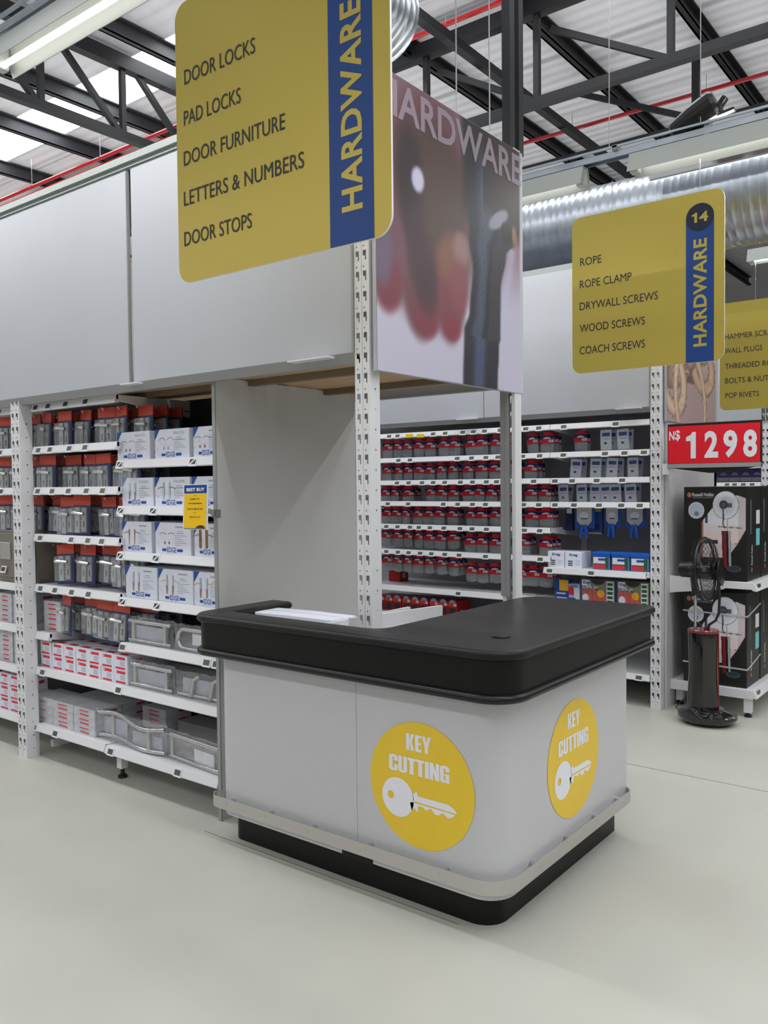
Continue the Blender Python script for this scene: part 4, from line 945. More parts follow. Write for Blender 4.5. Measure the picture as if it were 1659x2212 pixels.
ROWPX = [[839, 861, 883, 908, 932, 962, 984, 1019, 1042, 1075, 1103, 1152, 1184], [837, 863, 882, 907, 931, 955, 980, 1012, 1041, 1070, 1105, 1150], [835, 855, 881, 930, 957, 980, 1013, 1039, 1065, 1100, 1148, 1180], [837, 857, 879, 904, 930, 951, 978, 1018, 1040, 1073, 1103, 1150, 1180],
         [835, 859, 883, 904, 930, 953, 979, 1015, 1041, 1071, 1130, 1181], [835, 859, 880, 903, 926, 951, 981, 1018, 1042, 1069, 1130, 1152, 1181]]
HZ = [0, 0, 0, 0, 0, 0]
for i in range(6):
    for k, px in enumerate(ROWPX[i]):
        x = ay(px, 1040, 3.17).x; z = SR[i]-.036-random.uniform(0, .008)
        if i >= 4 and k > 6: z -= .02*(i-3)
        hook(x, 3.612, z-.006, 'steel hook of the %s screw pack from left, %s row across the aisle' % (ORD[k], R14[i]), 'screw pack hooks')
        for d in range(3 if random.random() < .8 else 2):
            big = 1.0
            place(BP, (x+random.uniform(-.004, .004)+.004*d, 3.22-.06+d*.055, z), 'red-headed screw pack, %s from left, %s row across the aisle, %s on hook' % (ORD[k], R14[i], WH[d]), 'bagged screw packs', (random.uniform(-.04, .04), random.uniform(-.09, .09), random.uniform(-.25, .2)))
RR = [([1255], 'b', 0), ([1309, 1345], 's', 0), ([1246, 1288, 1324, 1367], 's', 1), ([1216, 1256, 1286, 1307, 1328, 1361], 's', 2)]
for px_, kd, i in RR:
    for k, px in enumerate(px_):
        x = ay(px, 1000, 3.2).x; z = SR[i]-.04
        hook(x, 3.612, z-.006, 'steel hook of the %s %s in the right bay, %s row across the aisle' % (ORD[k], 'red pack' if kd == 'b' else 'white card', R14[i]), 'screw pack hooks')
        for d in range(2):
            if kd == 'b': place(BP, (x, 3.2+d*.06, z), 'lone red and navy screw pack in the right bay, topmost row, %s' % WH[d], 'bagged screw packs', (0, random.uniform(-.05, .05), -.1))
            else: place(SP, (x+.012*d, 3.2+d*.07, z-.005), 'white-carded fastener pack, %s from left in the right bay, %s row, %s' % (ORD[k], R14[i], WH[d]), 'white carded packs', (0, random.uniform(-.08, .08), random.uniform(-.15, .15)))
# blue hanging tools under the fourth right-bay shelf
def clamp_pack(label, px, w_, h, bars, rz):
    p = ay(px, 1095, 3.2); z = SR[3]-.035; loc = (p.x, 3.2, z); t = thing('clamp_pack', label, 'clamp pack', loc, 'hanging clamp packs', rz)
    MB().box(-w_/2-.012, w_/2+.02, .003, .006, -h*.95, 0).build('back_card', EDGE_BLUE, t)
    m_ = MB(); m_.poly([(x, 0, z_) for x, z_ in [(-w_/2, 0), (w_/2, 0), (w_/2, -h*.62), (w_*.15, -h*.9), (-w_*.12, -h*.9), (-w_/2, -h*.62)][::-1]]).build('card', mat('clamp_card', rgb(196, 190, 182), .5), t)
    m_ = MB(); m_.poly([(.3*w_*math.cos(a), -.001, -h*.38+.16*h*math.sin(a)) for a in [k*math.pi/10 for k in range(20)]], 0); m_.build('printing', PACK_WHITE, t); MB().box(-w_*.2, w_*.2, -.002, -.0012, -h*.55, -h*.5).build('printing', EDGE_BLUE, t)
    for s in (-1, 1):
        MB().tube([(s*.006, -.006, -h*.8), (s*.018, -.01, -h*1.05), (s*.024, -.012, -h*1.4)], [.012, .014, .010], 8).build('grip', BLUE_PL, t, smooth=50)
    hook(p.x, 3.612, z-.006, 'steel hook of the %s' % label[:60], 'screw pack hooks')
clamp_pack('hanging clamp pack with blue grips, beside the white perforated end upright', 1371, .115, .15, 2, -.05)
clamp_pack('tilted hanging clamp pack with blue grips, middle of the three', 1322, .10, .15, 2, -.25)
clamp_pack('hanging clamp pack with long blue grips, left of the three', 1262, .11, .16, 3, .1)
p = ay(1278, 1110, 3.24); kt = thing('tool_pack', 'blue and dark boxed tool pack with a yellow strip, hanging among the clamp packs', 'tool pack', (p.x, 3.26, SR[3]-.04))
MB().box(-.09, .07, 0, .03, -.19, 0).build('card', EDGE_BLUE, kt); MB().box(.0, .06, -.001, .0, -.03, -.012, 0).box(-.085, .065, -.001, 0, -.188, -.18, 0).box(.01, .05, -.001, 0, -.16, -.12, 1).box(-.01, .0, -.001, 0, -.11, -.05, 2).build('printing', [ORANGE_PR, INK, PACK_WHITE], kt)
p = ay(1227, 1110, 3.24); kt = thing('tool_pack', 'narrow navy tool pack hanging left of the clamp packs', 'tool pack', (p.x, 3.26, SR[3]-.04))
MB().box(-.028, .028, 0, .03, -.17, 0).build('card', PACK_NAVY, kt); MB().box(-.02, .02, -.001, 0, -.045, -.01).build('printing', PACK_WHITE, kt)
# white kit boxes and blue tubs
def kreg_txt(m_, x0, w_, z0, h, y, mi, s='Kreg', bold=.03): put_text(m_, s, (x0, y, z0), (w_, 0, 0), (h*.15 if s == 'Kreg' else 0, 0, h), mi, bold)
for k, x in enumerate((-1.275, -1.142)):
    t = thing('kit_box', ['small white boxed kit with blue lettering, at the left end of the tub shelf', 'small white boxed kit with blue lettering, next to the blue tubs'][k], 'box', (x, 3.06, .9055), 'small white kit boxes')
    MB().box(-.063, .063, 0, .16, 0, .112).build('carton', CARTON_W, t, bevel=.002); m_ = MB(); kreg_txt(m_, -.03, .062, .078, .022, -.001, 0)
    for q_ in range(3): m_.quad((-.04, -.001, .015+q_*.014), (-.004, -.001, .015+q_*.014), (-.004, -.001, .022+q_*.014), (-.04, -.001, .022+q_*.014), 2); m_.quad((.01, -.001, .02+q_*.014), (.05, -.001, .02+q_*.014), (.05, -.001, .023+q_*.014), (.01, -.001, .023+q_*.014), 1)
    m_.build('printing', [EDGE_BLUE, PRINT_GREY, INK], t)
for k, x in enumerate((-.932, -.795, -.662)):
    t = thing('fastener_tub', 'blue-lidded screw tub, %s of the three on the shelf below the clamps' % PLACE[k], 'tub', (x, 3.05, .9055), 'blue-lidded tubs')
    MB().box(-.062, .062, 0, .15, 0, .092).build('tub', mat('tub_clear_blue', rgb(90, 128, 190), .25), t, bevel=.006)
    MB().box(-.066, .066, -.004, .154, .092, .122).build('lid', BLUE_PL, t, bevel=.005)
    m_ = MB().box(-.055, .055, -.0015, -.0005, .008, .085, 0).box(-.055, .030, -.002, -.0015, .008, .035, 1).box(.030, .055, -.002, -.0015, .008, .085, 2).box(-.02, .03, -.002, -.0015, .062, .078, 3).box(-.055, .03, -.002, -.0015, .035, .042, 4); m_.build('label', [PACK_WHITE, CART_RED, GREEN_PR, EDGE_BLUE, GREEN_PR], t)
shelf('white shelf with the deck kit boxes, mostly hidden by the counter top', -1.33, -.592, 3.0, 3.62, .664, [], 'low screw shelves', bracket=False)
for k, (x0, x1) in enumerate(((-1.085, -.835), (-.822, -.60))):
    w_ = x1-x0; t = thing('deck_kit_box', ['deck kit box with a yellow roundel, left of its twin, behind the counter', 'deck kit box with a yellow roundel, touching the perforated end upright'][k], 'box', ((x0+x1)/2, 3.05, .6645), 'deck kit boxes')
    H_ = .168
    MB().box(-w_/2, w_/2, 0, .10, 0, H_).build('carton', mat('kit_carton', rgb(128, 124, 108), .5), t, bevel=.002)
    m_ = MB(); L = -w_/2; y = -.001
    m_.quad((L, y, 0), (L+.012, y, 0), (L+.012, y, H_), (L, y, H_), 0); m_.poly([(L+.012, y, H_*.74), (L+w_*.32, y, H_*.74), (L+w_*.26, y, H_*.98), (L+.012, y, H_*.98)], 1)
    m_.quad((L+.012, y-.0003, 0), (L+w_*.75, y-.0003, 0), (L+w_*.75, y-.0003, H_*.56), (L+.012, y-.0003, H_*.60), 2)
    for q_ in range(4): m_.quad((L+.06+q_*.035, y-.0006, 0), (L+.062+q_*.035, y-.0006, 0), (L+.052+q_*.035, y-.0006, H_*.5), (L+.05+q_*.035, y-.0006, H_*.5), 5)
    m_.poly([(L+.04+.026*math.cos(a), y-.0006, .04+.03*math.sin(a)) for a in [q_*math.pi/4 for q_ in range(8)]], 1)
    m_.poly([(L+w_*.6+.026*math.cos(a), y-.0006, .075+.026*math.sin(a)) for a in [q_*math.pi/10 for q_ in range(20)]], 3)
    m_.quad((L+w_*.77, y, 0), (L+w_*.97, y, 0), (L+w_*.97, y, H_*.96), (L+w_*.77, y, H_*.96), 1)
    for q_ in range(5): m_.quad((L+w_*.79, y-.0004, .012+q_*.03), (L+w_*.95, y-.0004, .012+q_*.03), (L+w_*.95, y-.0004, .032+q_*.03), (L+w_*.79, y-.0004, .032+q_*.03), 4)
    m_.poly([(L+w_*.52+.05*math.cos(a), y-.0004, H_-.034*abs(math.sin(a))) for a in [math.pi*q_/12 for q_ in range(13)]][::-1], 5)
    kreg_txt(m_, L+.02, w_*.2, .130, .028, y-.001, 0); kreg_txt(m_, L+.021, w_*.44, .098, .028, y-.0008, 5, 'Deck Jig', .05); kreg_txt(m_, L+.02, w_*.44, .100, .028, y-.0012, 1, 'Deck Jig', .02)
    m_.build('printing', [EDGE_BLUE, PACK_WHITE, BRICK_PR, ORANGE_PR, GREEN_PR, INK], t)
t = thing('jig_box', 'small blue boxed jig with a photo of timber, left of the deck kit boxes', 'box', (-1.235, 3.07, .6645)); m_ = MB()
MB().box(-.055, .055, 0, .06, 0, .155).build('carton', EDGE_BLUE, t, bevel=.002); m_.box(-.05, .05, -.001, 0, .075, .15, 0).box(-.05, -.02, -.002, -.001, .075, .15, 1).box(-.04, .04, -.001, 0, .02, .028, 2).box(-.04, .03, -.001, 0, .05, .06, 2); m_.build('printing', [ORANGE_PR, SIGN_BLUE, PACK_WHITE], t)
t = thing('jig_box', 'small pale blue and pink boxed jig against the deck kit boxes', 'box', (-1.135, 3.06, .6645)); m_ = MB()
MB().box(-.043, .043, 0, .06, 0, .128).build('carton', mat('pale_blue_carton', rgb(150, 186, 226), .5), t, bevel=.002); m_.box(-.043, -.005, -.001, 0, .05, .11, 0).box(.0, .04, -.001, 0, .02, .10, 1).box(-.043, .01, -.001, 0, .0, .03, 2); kreg_txt(m_, -.03, .05, .108, .015, -.001, 2); m_.build('printing', [CART_RED, PACK_WHITE, EDGE_BLUE], t)
# red cartons on the low shelf
cr = thing('red_carton', 'x', 'carton'); m_ = MB(); CRED = mat('deep_red_carton', rgb(176, 24, 34), .45)
MB().box(-.042, .042, 0, .2, 0, .12).build('carton', CRED, cr, bevel=.0015)
m_.quad((-.042, -.0008, .080), (.042, -.0008, .080), (.042, -.0008, .108), (-.042, -.0008, .108), 0).poly([(.03*math.cos(a), -.0006, .108+.026*math.sin(a)) for a in [math.pi*k/10 for k in range(11)]], 1)
m_.poly([(.042*math.cos(a), .001, .108+.030*math.sin(a)) for a in [math.pi*k/10 for k in range(11)]], 2)
m_.quad((-.026, -.0009, .012), (.030, -.0009, .012), (.030, -.0009, .068), (-.026, -.0009, .068), 3).quad((.012, -.0012, .084), (.038, -.0012, .084), (.038, -.0012, .104), (.012, -.0012, .104), 4)
put_text(m_, 'S', (.0428, .05, .02), (0, .04, 0), (0, 0, .03), 4, .03)
m_.build('printing', [mat('orange_red_print', rgb(236, 70, 36), .45), mat('carton_sky', rgb(150, 176, 214), .5), PACK_NAVY, INK, PACK_WHITE], cr)
CR = stacker(cr)
for k in range(9): CR((-2.93+k*.0885+(.006 if k > 2 else 0)+(.008 if k > 5 else 0), 3.14, .4555), 'red carton with orange band, %s from the post, seen over the counter' % ORD[k], 'red cartons over the counter')
t = thing('red_carton', 'single red carton standing beside the front post on the empty shelf', 'carton', (-2.9, 3.3, .6785)); MB().box(-.06, .06, 0, .12, 0, .15).build('carton', CRED, t, bevel=.0015)
for z_ in (.03, .095): m_ = MB(); put_text(m_, 'S', (.0605, .03, z_), (0, .05, 0), (0, 0, .04), 0, .03); m_.build('printing', PACK_WHITE, t)
tag(MB().box(-1.95, -1.45, 3.06, 3.075, .679, .70).box(-1.95, -1.45, 3.06, 3.3, .679, .681).build('clear_tray', CLEAR), 'clear plastic strip tray lying on the empty shelf across the aisle', 'tray')

# ================================================================== FAR SHELVING (third run)
f3 = thing('shelving_frame', 'distant white shelving run glimpsed between the rope picture and the right edge', 'shelving', (0, 6.1, 0), 'shelving frames'); F3 = (0, 6.1, 0)
MB().box(-8, 3, 6.1, 6.12, 2.05, 3.05).build('header', PANEL, f3, F3); MB().box(-8, 3, 6.62, 6.64, .1, 2.05).build('back_panel', DARK_BACK, f3, F3)
post(f3, -.64, 0); post(f3, -3.2, 0)
MB().box(-8, -.64, 6.1, 7.2, .0, .1).build('base', GREY_METAL, f3, F3)
dp = thing('screw_pack', 'x', 'screw pack'); m_ = MB(); m_.poly([(-.05, 0, -.09), (.05, 0, -.09), (.05, 0, 0), (-.05, 0, 0)], 0).poly([(.034*math.cos(a), -.001, -.07+.03*math.sin(a)) for a in [math.pi*k/8 for k in range(9)]], 1); m_.build('header_card', [mat('dim_navy', rgb(52, 40, 96), .45), mat('dim_mauve', rgb(120, 104, 140), .5)], dp)
MB().box(-.05, .05, .001, .012, -.13, -.02).build('bag', BAG_GREY, dp)
DP = stacker(dp)
for i, z in enumerate((1.845, 1.665, 1.49)):
    shelf('distant white hook shelf behind the price sign, %s from the top' % ORD[i], -8, -.645, 6.1, 6.62, z, [-.95, -.88, -.80, -.72], 'distant hook shelves', dark=False, bracket=False)
    for k in range(6): DP((-1.13+k*.105+i*.01, 6.2, z-.035), 'distant navy screw pack behind the price sign, %s from the left, %s row' % (ORD[k], R14[i]), 'distant screw packs')

# ================================================================== HANGING AISLE SIGNS
def aisle_sign(label, x0, x1, yy, z0, z1, rows, band, hard, disc, wires, num=False):
    o = ((x0+x1)/2, yy, z0); t = thing('aisle_sign', label, 'sign', o, 'hanging aisle signs')
    pts = rrect(x0, x1, z0, z1, .058, 8); m_ = MB(); m_.poly([(p[0], yy-.004, p[1]) for p in pts], 0); m_.poly([(p[0], yy+.004, p[1]) for p in pts][::-1], 0)
    m_.loft([[(p[0], yy-.004, p[1]) for p in pts], [(p[0], yy+.004, p[1]) for p in pts]], 1); m_.build('board', [GOLD, SIGN_EDGE], t, o)
    b0, b1 = band; top = disc if disc else z1
    MB().quad((b0, yy-.005, z0+.001), (b1, yy-.005, z0+.001), (b1, yy-.005, top-.001), (b0, yy-.005, top-.001)).build('blue_band', SIGN_BLUE, t, o)
    m_ = MB(); y = yy-.0058; h0, h1, a, b_ = hard
    put_text(m_, 'HARDWARE', (b_, y, h0), (0, 0, h1-h0), (a-b_, 0, 0), 0, .028, 1.06); m_.build('band_lettering', GOLD, t, o)
    if disc:
        r = (b1-b0)/2; MB().poly([((b0+b1)/2+r*math.cos(2*math.pi*k/40), yy-.0052, disc+r*math.sin(2*math.pi*k/40)) for k in range(40)]).build('number_disc', NAVY, t, o)
        m_ = MB()
        if num: put_block(m_, '1', ((b0+b1)/2-.045, yy-.0062, disc-.028), (.030, 0, 0), (0, 0, .056)); put_text(m_, '4', ((b0+b1)/2-.004, yy-.0062, disc-.028), (.050, 0, 0), (0, 0, .056), 0, .03); m_.build('number', GOLD, t, o)
    for s, xa, xb, za, zb in rows:
        m_ = MB(); put_text(m_, s, (xa, y, za), (xb-xa, 0, 0), (0, 0, zb-za), 0, .0); m_.build('lettering', INK, t, o)
    for x, zt in wires: MB().tube([(x, yy, z1-.012), (x, yy, zt)], .0016, 5).build('wire', WIRE, t, o)
    return t
aisle_sign('big yellow aisle sign listing door locks, hanging nearest the camera', -.952, -.020, -.5, 2.207, 3.160,
    [('DOOR LOCKS', -.905, -.557, 2.879, 2.929), ('PAD LOCKS', -.911, -.627, 2.742, 2.792), ('DOOR FURNITURE', -.915, -.43, 2.606, 2.656), ('LETTERS & NUMBERS', -.918, -.352, 2.470, 2.520), ('DOOR STOPS', -.920, -.584, 2.333, 2.382)],
    (-.250, -.083), (2.301, 2.905, -.203, -.123), 3.05, [(-.8, 3.38), (-.15, 3.38)])
aisle_sign('yellow aisle 14 sign listing rope and screws, hanging over the aisle', -.879, .036, 2.5, 2.182, 3.14,
    [('ROPE', -.825, -.687, 2.842, 2.890), ('ROPE CLAMP', -.828, -.497, 2.706, 2.754), ('DRYWALL SCREWS', -.829, -.338, 2.570, 2.618), ('WOOD SCREWS', -.829, -.416, 2.434, 2.482), ('COACH SCREWS', -.830, -.416, 2.298, 2.346)],
    (-.177, -.021), (2.270, 2.876, -.135, -.060), 2.998, [(-.62, 3.325), (-.10, 3.325)], True)
aisle_sign('yellow aisle sign listing hammer screws, cut off by the right edge', -.850, .065, 5.5, 2.142, 3.10,
    [('HAMMER SCREWS', -.807, -.33, 2.776, 2.824), ('WALL PLUGS', -.806, -.49, 2.650, 2.698), ('THREADED RODS', -.803, -.34, 2.511, 2.559), ('BOLTS & NUTS', -.802, -.41, 2.382, 2.430), ('POP RIVETS', -.801, -.515, 2.250, 2.298)],
    (-.15, .005), (2.23, 2.84, -.108, -.033), 2.96, [(-.55, 3.5), (-.08, 3.5)])

# ================================================================== PRICE SIGN, FAN CARTONS, FAN
ps = thing('price_sign', 'red N$ 1298 price sign in a black frame above the fan cartons', 'sign', (-.17, 3.0, 1.62)); o = (-.17, 3.0, 1.62)
PX0, PX1, PZ0, PZ1 = -.452, .104, 1.618, 1.856
MB().box(PX0-.006, PX1+.006, 3.0, 3.03, PZ0-.03, PZ1+.016).build('frame', BLACK_PL, ps, o, bevel=.003)
MB().box(PX0, PX1, 2.997, 3.001, PZ0, PZ1).build('face', RED_SIGN, ps, o)
MB().box(PX0-.004, PX1+.006, 2.99, 3.0, PZ0-.028, PZ0-.002).build('ledge', GREY_METAL, ps, o)
MB().loft([[(PX0+.03, 3.002, PZ0-.03), (PX1-.03, 3.002, PZ0-.03), (-.12, 3.002, PZ0-.062), (-.2, 3.002, PZ0-.062)], [(PX0+.03, 3.028, PZ0-.03), (PX1-.03, 3.028, PZ0-.03), (-.12, 3.028, PZ0-.062), (-.2, 3.028, PZ0-.062)]], cap0=True, cap1=True).build('bracket', BLACK_PL, ps, o)
m_ = MB(); w_ = PX1-PX0; h_ = PZ1-PZ0
def pt(s, a, b_, c, d, bold): put_text(m_, s, (PX0+w_*a, 2.9955, PZ0+h_*c), (w_*(b_-a), 0, 0), (0, 0, h_*(d-c)), 0, bold)
pt('N', .012, .072, .63, .87, .03); pt('$', .078, .138, .60, .90, .02)
put_block(m_, '1', (PX0+w_*.205, 2.9955, PZ0+h_*.13), (w_*.11, 0, 0), (0, 0, h_*.70)); pt('2', .41, .56, .135, .84, .04); pt('9', .615, .765, .125, .84, .04); pt('8', .825, .97, .125, .83, .04)
m_.build('lettering', PACK_WHITE, ps, o)
MB().box(-.495, -.45, 3.01, 3.13, 1.55, 1.62).build('arm', WHITE_METAL, ps, o)

def end_shelf(label, z, legs):
    o = (-.24, 3.3, z); t = thing('end_shelf', label, 'shelf', o, 'end shelves')
    MB().box(-.499, .02, 3.17, 4.3, z-.045 if not legs else z-.06, z).build('board', WHITE_METAL, t, o, bevel=.003)
    m_ = MB(); m_.loft([[(.02, y, z+.002), (.05, y, z-.05), (.045, y, z-.055), (.018, y, z-.05)] for y in (3.17, 4.3)], cap0=True, cap1=True); m_.build('price_rail', WHITE_METAL, t, o)
    MB().box(.036, .042, 3.22, 3.28, z-.04, z-.012).build('price_tag', LCD, t, o)
    if legs:
        for x, y in ((-.035, 3.185), (-.49, 3.26), (-.035, 4.2)):
            MB().box(x, x+.045, y, y+.045, .03, z-.05).build('leg', WHITE_METAL, t, o); MB().lathe([(.024, 0), (.024, .012), (.013, .018), (.013, .032)], (x+.022, y+.022, 0), 12).build('foot', BLACK_PL, t, o)
    else:
        m_ = MB(); m_.add([(-.499, 3.16, z+.02), (-.15, 3.16, z-.005), (-.15, 3.16, z-.05), (-.499, 3.16, z-.095), (-.499, 3.17, z+.02), (-.15, 3.17, z-.005), (-.15, 3.17, z-.05), (-.499, 3.17, z-.095)], [(3, 2, 1, 0), (4, 5, 6, 7), (0, 1, 5, 4), (1, 2, 6, 5), (2, 3, 7, 6), (3, 0, 4, 7)]); m_.build('bracket', WHITE_METAL, t, o)
    return t
Z1S, Z2S = .862, .180
end_shelf('white end shelf under the upper fan cartons', Z1S, False)
end_shelf('low white end shelf on legs under the lower fan cartons', Z2S, True)
PAPER = (226, 222, 226)
def fan_front(s, t):
    """printed carton face: black with a room photo in a rounded shape, a mist fan and a round inset"""
    asp = 1.5; x = s; y = t*asp; c = (22, 21, 20)
    # room photo shape
    v = 1-t; lf = .28 if v > .38 else .28+(.38-v)*1.12; rg = .985 if v < .45 else .985-(v-.45)*.83-.25*max(0, v-.62)
    tp = .09+.45*max(0, x-.86)**1.3+.0*x
    if .09 < v < .76 and lf < x < rg and v > tp:
        c = (226, 224, 230)
        if v > .40: c = (222, 214, 214)
        if v > .47: c = (226, 208, 206)
        if v > .60: c = (206, 192, 194)
        if .57 < v < .61 and x < .55: c = (52, 44, 44)
        if x < .31 and v > .34: c = (150, 110, 84)
        if .34 < x < .385 and .27 < v < .39: c = (60, 64, 100)
        if x > .87: c = mixc(c, (190, 176, 186), .55)
        if .55 < x < .93 and abs(v-(.425+.03*(x-.55))) < .006+.003*math.sin(x*60): c = (112, 116, 114)
        if .82 < x < .88 and abs(v-.605) < .008: c = (120, 100, 100)
        if x > rg-.012: c = (216, 170, 172)
    # round inset
    d = math.hypot(x-.195, (y-1.125)/1.05)/.13
    if d < 1: c = mixc((196, 204, 222), (120, 124, 136), sst(.55, .2, math.hypot(x-.20, y-1.07)/.1) if True else 0); c = mixc(c, (222, 228, 238), sst(.75, 1, d))
    # fan guard
    d = math.hypot(x-.667, (y-1.215)/1.1)/.208
    if d < 1:
        c = mixc((206, 210, 218), (232, 234, 240), sst(.3, .9, d)); c = mixc(c, (150, 156, 166), .35*(math.sin(d*46) > .4))
        if d > .955: c = (92, 96, 104)
        d2 = math.hypot(x-.635, y-1.22)/.07
        if d2 < 1: c = (58, 64, 74) if d2 > .45 else (86, 92, 102)
        elif x > .65 and abs(y-1.21) < .035 and x < .77: c = (78, 88, 98)
    # hose, rod, tower, base
    hx = .62+.012*math.sin((1.2-y)*9) if y > .92 else .62+(.92-y)*.5
    if .84 < y < 1.18 and abs(x-hx) < .012: c = (62, 76, 92)
    if .78 < y < 1.0 and abs(x-.695) < .006: c = (160, 160, 164)
    tl = .605+(.80-y)*.03
    if .20 < y < .80 and tl < x < tl+.14:
        k = (x-tl)/.14; c = mixc((92, 20, 28), (140, 30, 38), sst(.1, .4, k)) if k < .48 else ((18, 18, 20) if k < .72 else mixc((190, 200, 204), (120, 128, 130), abs(k-.84)/.12))
    if ((x-.80)/.11)**2+((y-.19)/.05)**2 < 1: c = (78, 86, 96)
    if ((x-.80)/.095)**2+((y-.195)/.04)**2 < 1: c = (48, 54, 62)
    if .25 < x < .27 and .6 < y < .62: c = (200, 200, 200)
    return c
def fan_carton(first=True):
    W_, D_, H_ = .40, .31, .605
    t = thing('fan_carton', 'x', 'carton'); MB().box(0, W_, 0, D_, 0, H_).build('box', BOX_BLACK, t, bevel=.003)
    painted('printed_front', (.004, -.001, .004), (W_-.008, 0, 0), (0, 0, H_-.008), 140, 210, fan_front, t)
    m_ = MB(); m_.poly([(.036+.014*math.cos(a), -.002, .553+.017*math.sin(a)) for a in [k*math.pi/8 for k in range(16)]], 1)
    put_text(m_, 'Russell Hobbs', (.056, -.002, .543), (.135, 0, 0), (0, 0, .024), 0, .012); m_.quad((.056, -.002, .533), (.185, -.002, .533), (.185, -.002, .5355), (.056, -.002, .5355), 2)
    m_.quad((W_+.001, .20, .36), (W_+.001, .29, .36), (W_+.001, .29, .45), (W_+.001, .20, .45), 0); m_.quad((W_+.001, .20, .22), (W_+.001, .29, .22), (W_+.001, .29, .33), (W_+.001, .20, .33), 3)
    for k in range(2): m_.quad((W_+.001, .06+k*.02, .30), (W_+.001, .064+k*.02, .30), (W_+.001, .064+k*.02, .52), (W_+.001, .06+k*.02, .52), 2)
    put_text(m_, 'Russell Hobbs', (W_+.0012, .115, .10), (0, 0, .13), (0, -.03, 0), 0, .012); m_.poly([(W_+.0012, .10+.014*math.cos(a), .07+.014*math.sin(a)) for a in [k*math.pi/8 for k in range(16)]], 1)
    m_.build('printing', [PACK_WHITE, mat('brand_roundel', rgb(190, 110, 92), .5), PRINT_GREY, mat('cyan_print', rgb(120, 206, 214), .5)], t)
    return t
FC = stacker(fan_carton())
FX = -.418
FC((FX, 3.2, Z1S+.0005), 'black fan carton with a printed mist fan, front one on the upper end shelf', 'fan cartons')
FC((FX, 3.53, Z1S+.0005), 'black fan carton behind the front one on the upper end shelf, at the right edge', 'fan cartons')
lc = FC((FX-.002, 3.2, Z2S+.0005), 'black fan carton bound with pale strapping, front one on the low end shelf', 'fan cartons')
FC((FX, 3.53, Z2S+.0005), 'black fan carton behind the strapped one on the low end shelf, at the right edge', 'fan cartons')
for z in (.46, .12):
    st = MB()
    for p, q, in (((-.003, -.004), (.404, -.004)), ((.404, -.004), (.404, .314))):
        a = (p[0], p[1], z+(.012 if p[0] < .1 else 0)); b_ = (q[0], q[1], z+(.05 if q[1] > .1 else 0)); st.bar(a, b_, .003, .010)
    s_ = st.build('strapping', mat('pale_strapping', rgb(186, 186, 190), .35), lc)

# mist fan on the floor in front of the end shelf
fx, fy = -.215, 2.95
fn = thing('mist_fan', 'black mist fan on a tall tower base, standing on the floor before the fan cartons', 'fan', (fx, fy, 0), rz=.12)
m_ = MB(); m_.lathe([(.04, .0), (.13, .0), (.16, .006), (.178, .030), (.176, .048), (.15, .060), (.10, .072), (.098, .085)], (.03, -.03, .012), 40, sx=1.0, sy=.86); m_.build('base', GLOSS_BLACK, fn, smooth=40)
m_ = MB()
for x, y in ((-.08, -.08), (.13, -.08), (.03, .1), (.14, .02)): m_.lathe([(.018, 0), (.018, .015)], (x, y, 0), 10)
m_.build('foot', BLACK_PL, fn)
m_ = MB(); prof = [(.098, .07), (.094, .16), (.088, .28), (.0875, .36), (.09, .47), (.092, .555), (.090, .565)]
m_.lathe(prof, (0, 0, 0), 40, sx=1, sy=.85); m_.build('tower', GLOSS_BLACK, fn, smooth=50)
MB().lathe([(.091, .560), (.0935, .565), (.0935, .575), (.088, .580), (.0, .580)], (0, 0, 0), 40, sx=1, sy=.85, caps=False).build('top_trim', DARK_RED, fn, smooth=40)
MB().bar((.093, -.02, .06), (.0925, -.02, .56), .008, .004).build('side_trim', DARK_RED, fn)
MB().tube([(-.048, 0, .57), (-.048, 0, .80)], .009, 12).build('rod', STEEL, fn, smooth=50)
MB().tube([(-.048+.034*math.cos(a), -.0, .585+.035*math.sin(a)) for a in [math.pi*k/10 for k in range(11)]], .005, 8).build('carry_handle', BLACK_PL, fn, smooth=50)
MB().tube([(.03+.0, -.01, .575), (.035, -.01, .61), (.075, -.01, .64), (.095, -.015, .69), (.098, -.02, .78), (.095, -.025, .88), (.085, -.06, .96)], .0085, 10).build('mist_hose', BLACK_PL, fn, smooth=50)
MB().tube([(-.052, 0, .79), (-.055, .0, .86), (-.06, 0, .93)], [.016, .02, .024], 12).build('neck', BLACK_PL, fn, smooth=50)
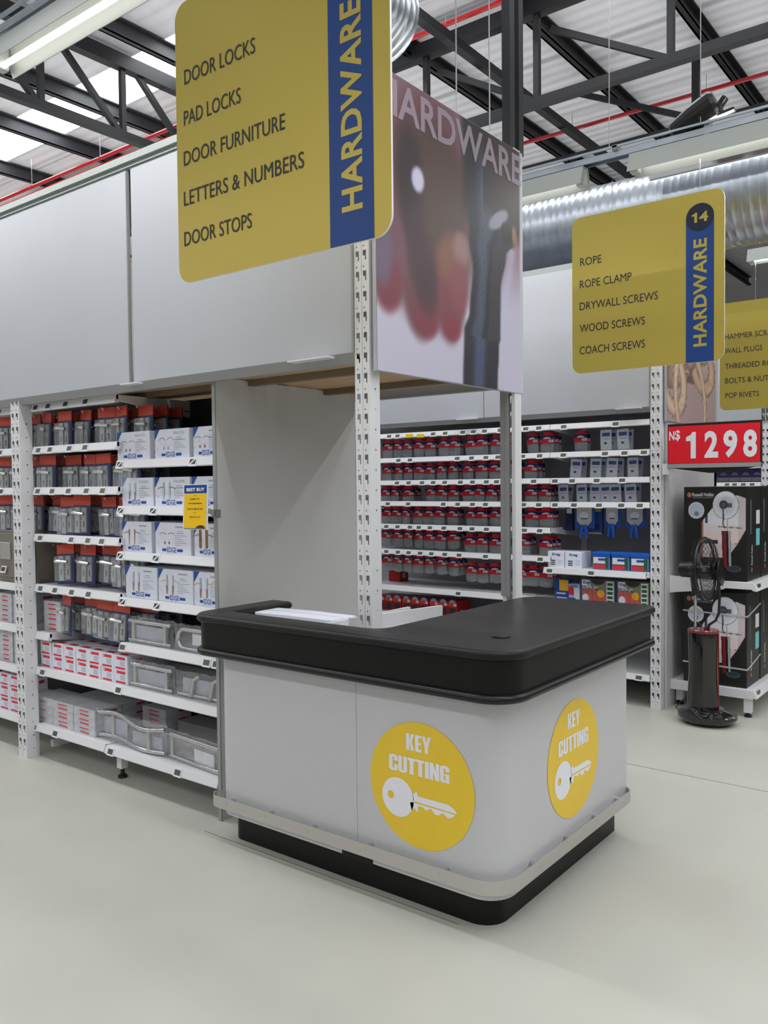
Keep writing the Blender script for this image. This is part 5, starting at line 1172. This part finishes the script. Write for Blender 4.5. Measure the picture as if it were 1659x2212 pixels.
# head axis points to the right and a little towards the camera
HD = Vector((.985, -.12, .05)).normalized(); HS = HD.cross(Vector((0, 0, 1))).normalized(); HU = HS.cross(HD); HC = Vector((.012, -.0, .955))
def H(a, r, th): return HC+HD*a+HS*(r*math.cos(th))+HU*(r*math.sin(th))
m_ = MB(); m_.loft([[H(a, r, 2*math.pi*k/24) for k in range(24)] for a, r in ((-.155, .03), (-.150, .048), (-.10, .052), (-.06, .048), (-.045, .03))], cap0=True, cap1=True); m_.build('motor_housing', BLACK_PL, fn, smooth=50)
R_ = .195
m_ = MB()
for s in (-1, 1):
    for k in range(30):
        th = 2*math.pi*k/30; pts = [H(s*(.06-.012*(q/5)**2-.026*(q/5)**4), .04+(R_-.04)*q/5, th+s*.35*(q/5)) for q in range(6)]; m_.tube(pts, .0016, 4, cap=False)
m_.build('guard_wires', BLACK_PL, fn)
MB().tube([H(0, R_+.002, 2*math.pi*k/48) for k in range(48)], .008, 8, closed=True).tube([H(.022, R_-.004, 2*math.pi*k/48) for k in range(48)], .004, 6, closed=True).build('guard_ring', BLACK_PL, fn, smooth=60)
m_ = MB()
m_.loft([[H(a, .05, 2*math.pi*k/20) for k in range(20)] for a in (.058, .070)], cap0=True, cap1=True); m_.build('front_badge', BLACK_PL, fn, smooth=40)
m_ = MB(); m_.loft([[H(a, .028, 2*math.pi*k/16) for k in range(16)] for a in (-.045, .035)], cap0=True, cap1=True); m_.build('blade_hub', BLACK_PL, fn, smooth=40)
SMOKE = clearmat('smoked_blade', rgb(110, 110, 114), .4, .12)
for k in range(3):
    m_ = MB(); th0 = 2*math.pi*k/3+.5; g = []
    for q in range(8):
        r = .025+.155*q/7; wdt = .45+.35*math.sin(math.pi*min(1, q/6))
        g.append([H(-.03*(u_/4-.5)*1.2, r, th0+(u_/4-.5)*2*wdt*(.9-.25*q/7)) for u_ in range(5)])
    m_.loft(g, closed=False); m_.build('blade', SMOKE, fn, smooth=60)
# round mist nozzle plate in front of the guard
NC = HC+HD*.085+Vector((0, -.0, -.02))
m_ = MB(); m_.loft([[NC+HD*a+HS*(r*math.cos(2*math.pi*k/24))+HU*(1.25*r*math.sin(2*math.pi*k/24)) for k in range(24)] for a, r in ((0, .055), (.006, .066), (.014, .066), (.018, .05), (.019, .0005))], cap0=True); m_.build('mist_nozzle', BLACK_PL, fn, smooth=40)
MB().tube([(-.09, .03, .14), (-.14, .05, .10), (-.17, .02, .06), (-.12, .03, .02), (-.1, .02, .035)], .004, 6).build('power_cord', BLACK_PL, fn, smooth=60)
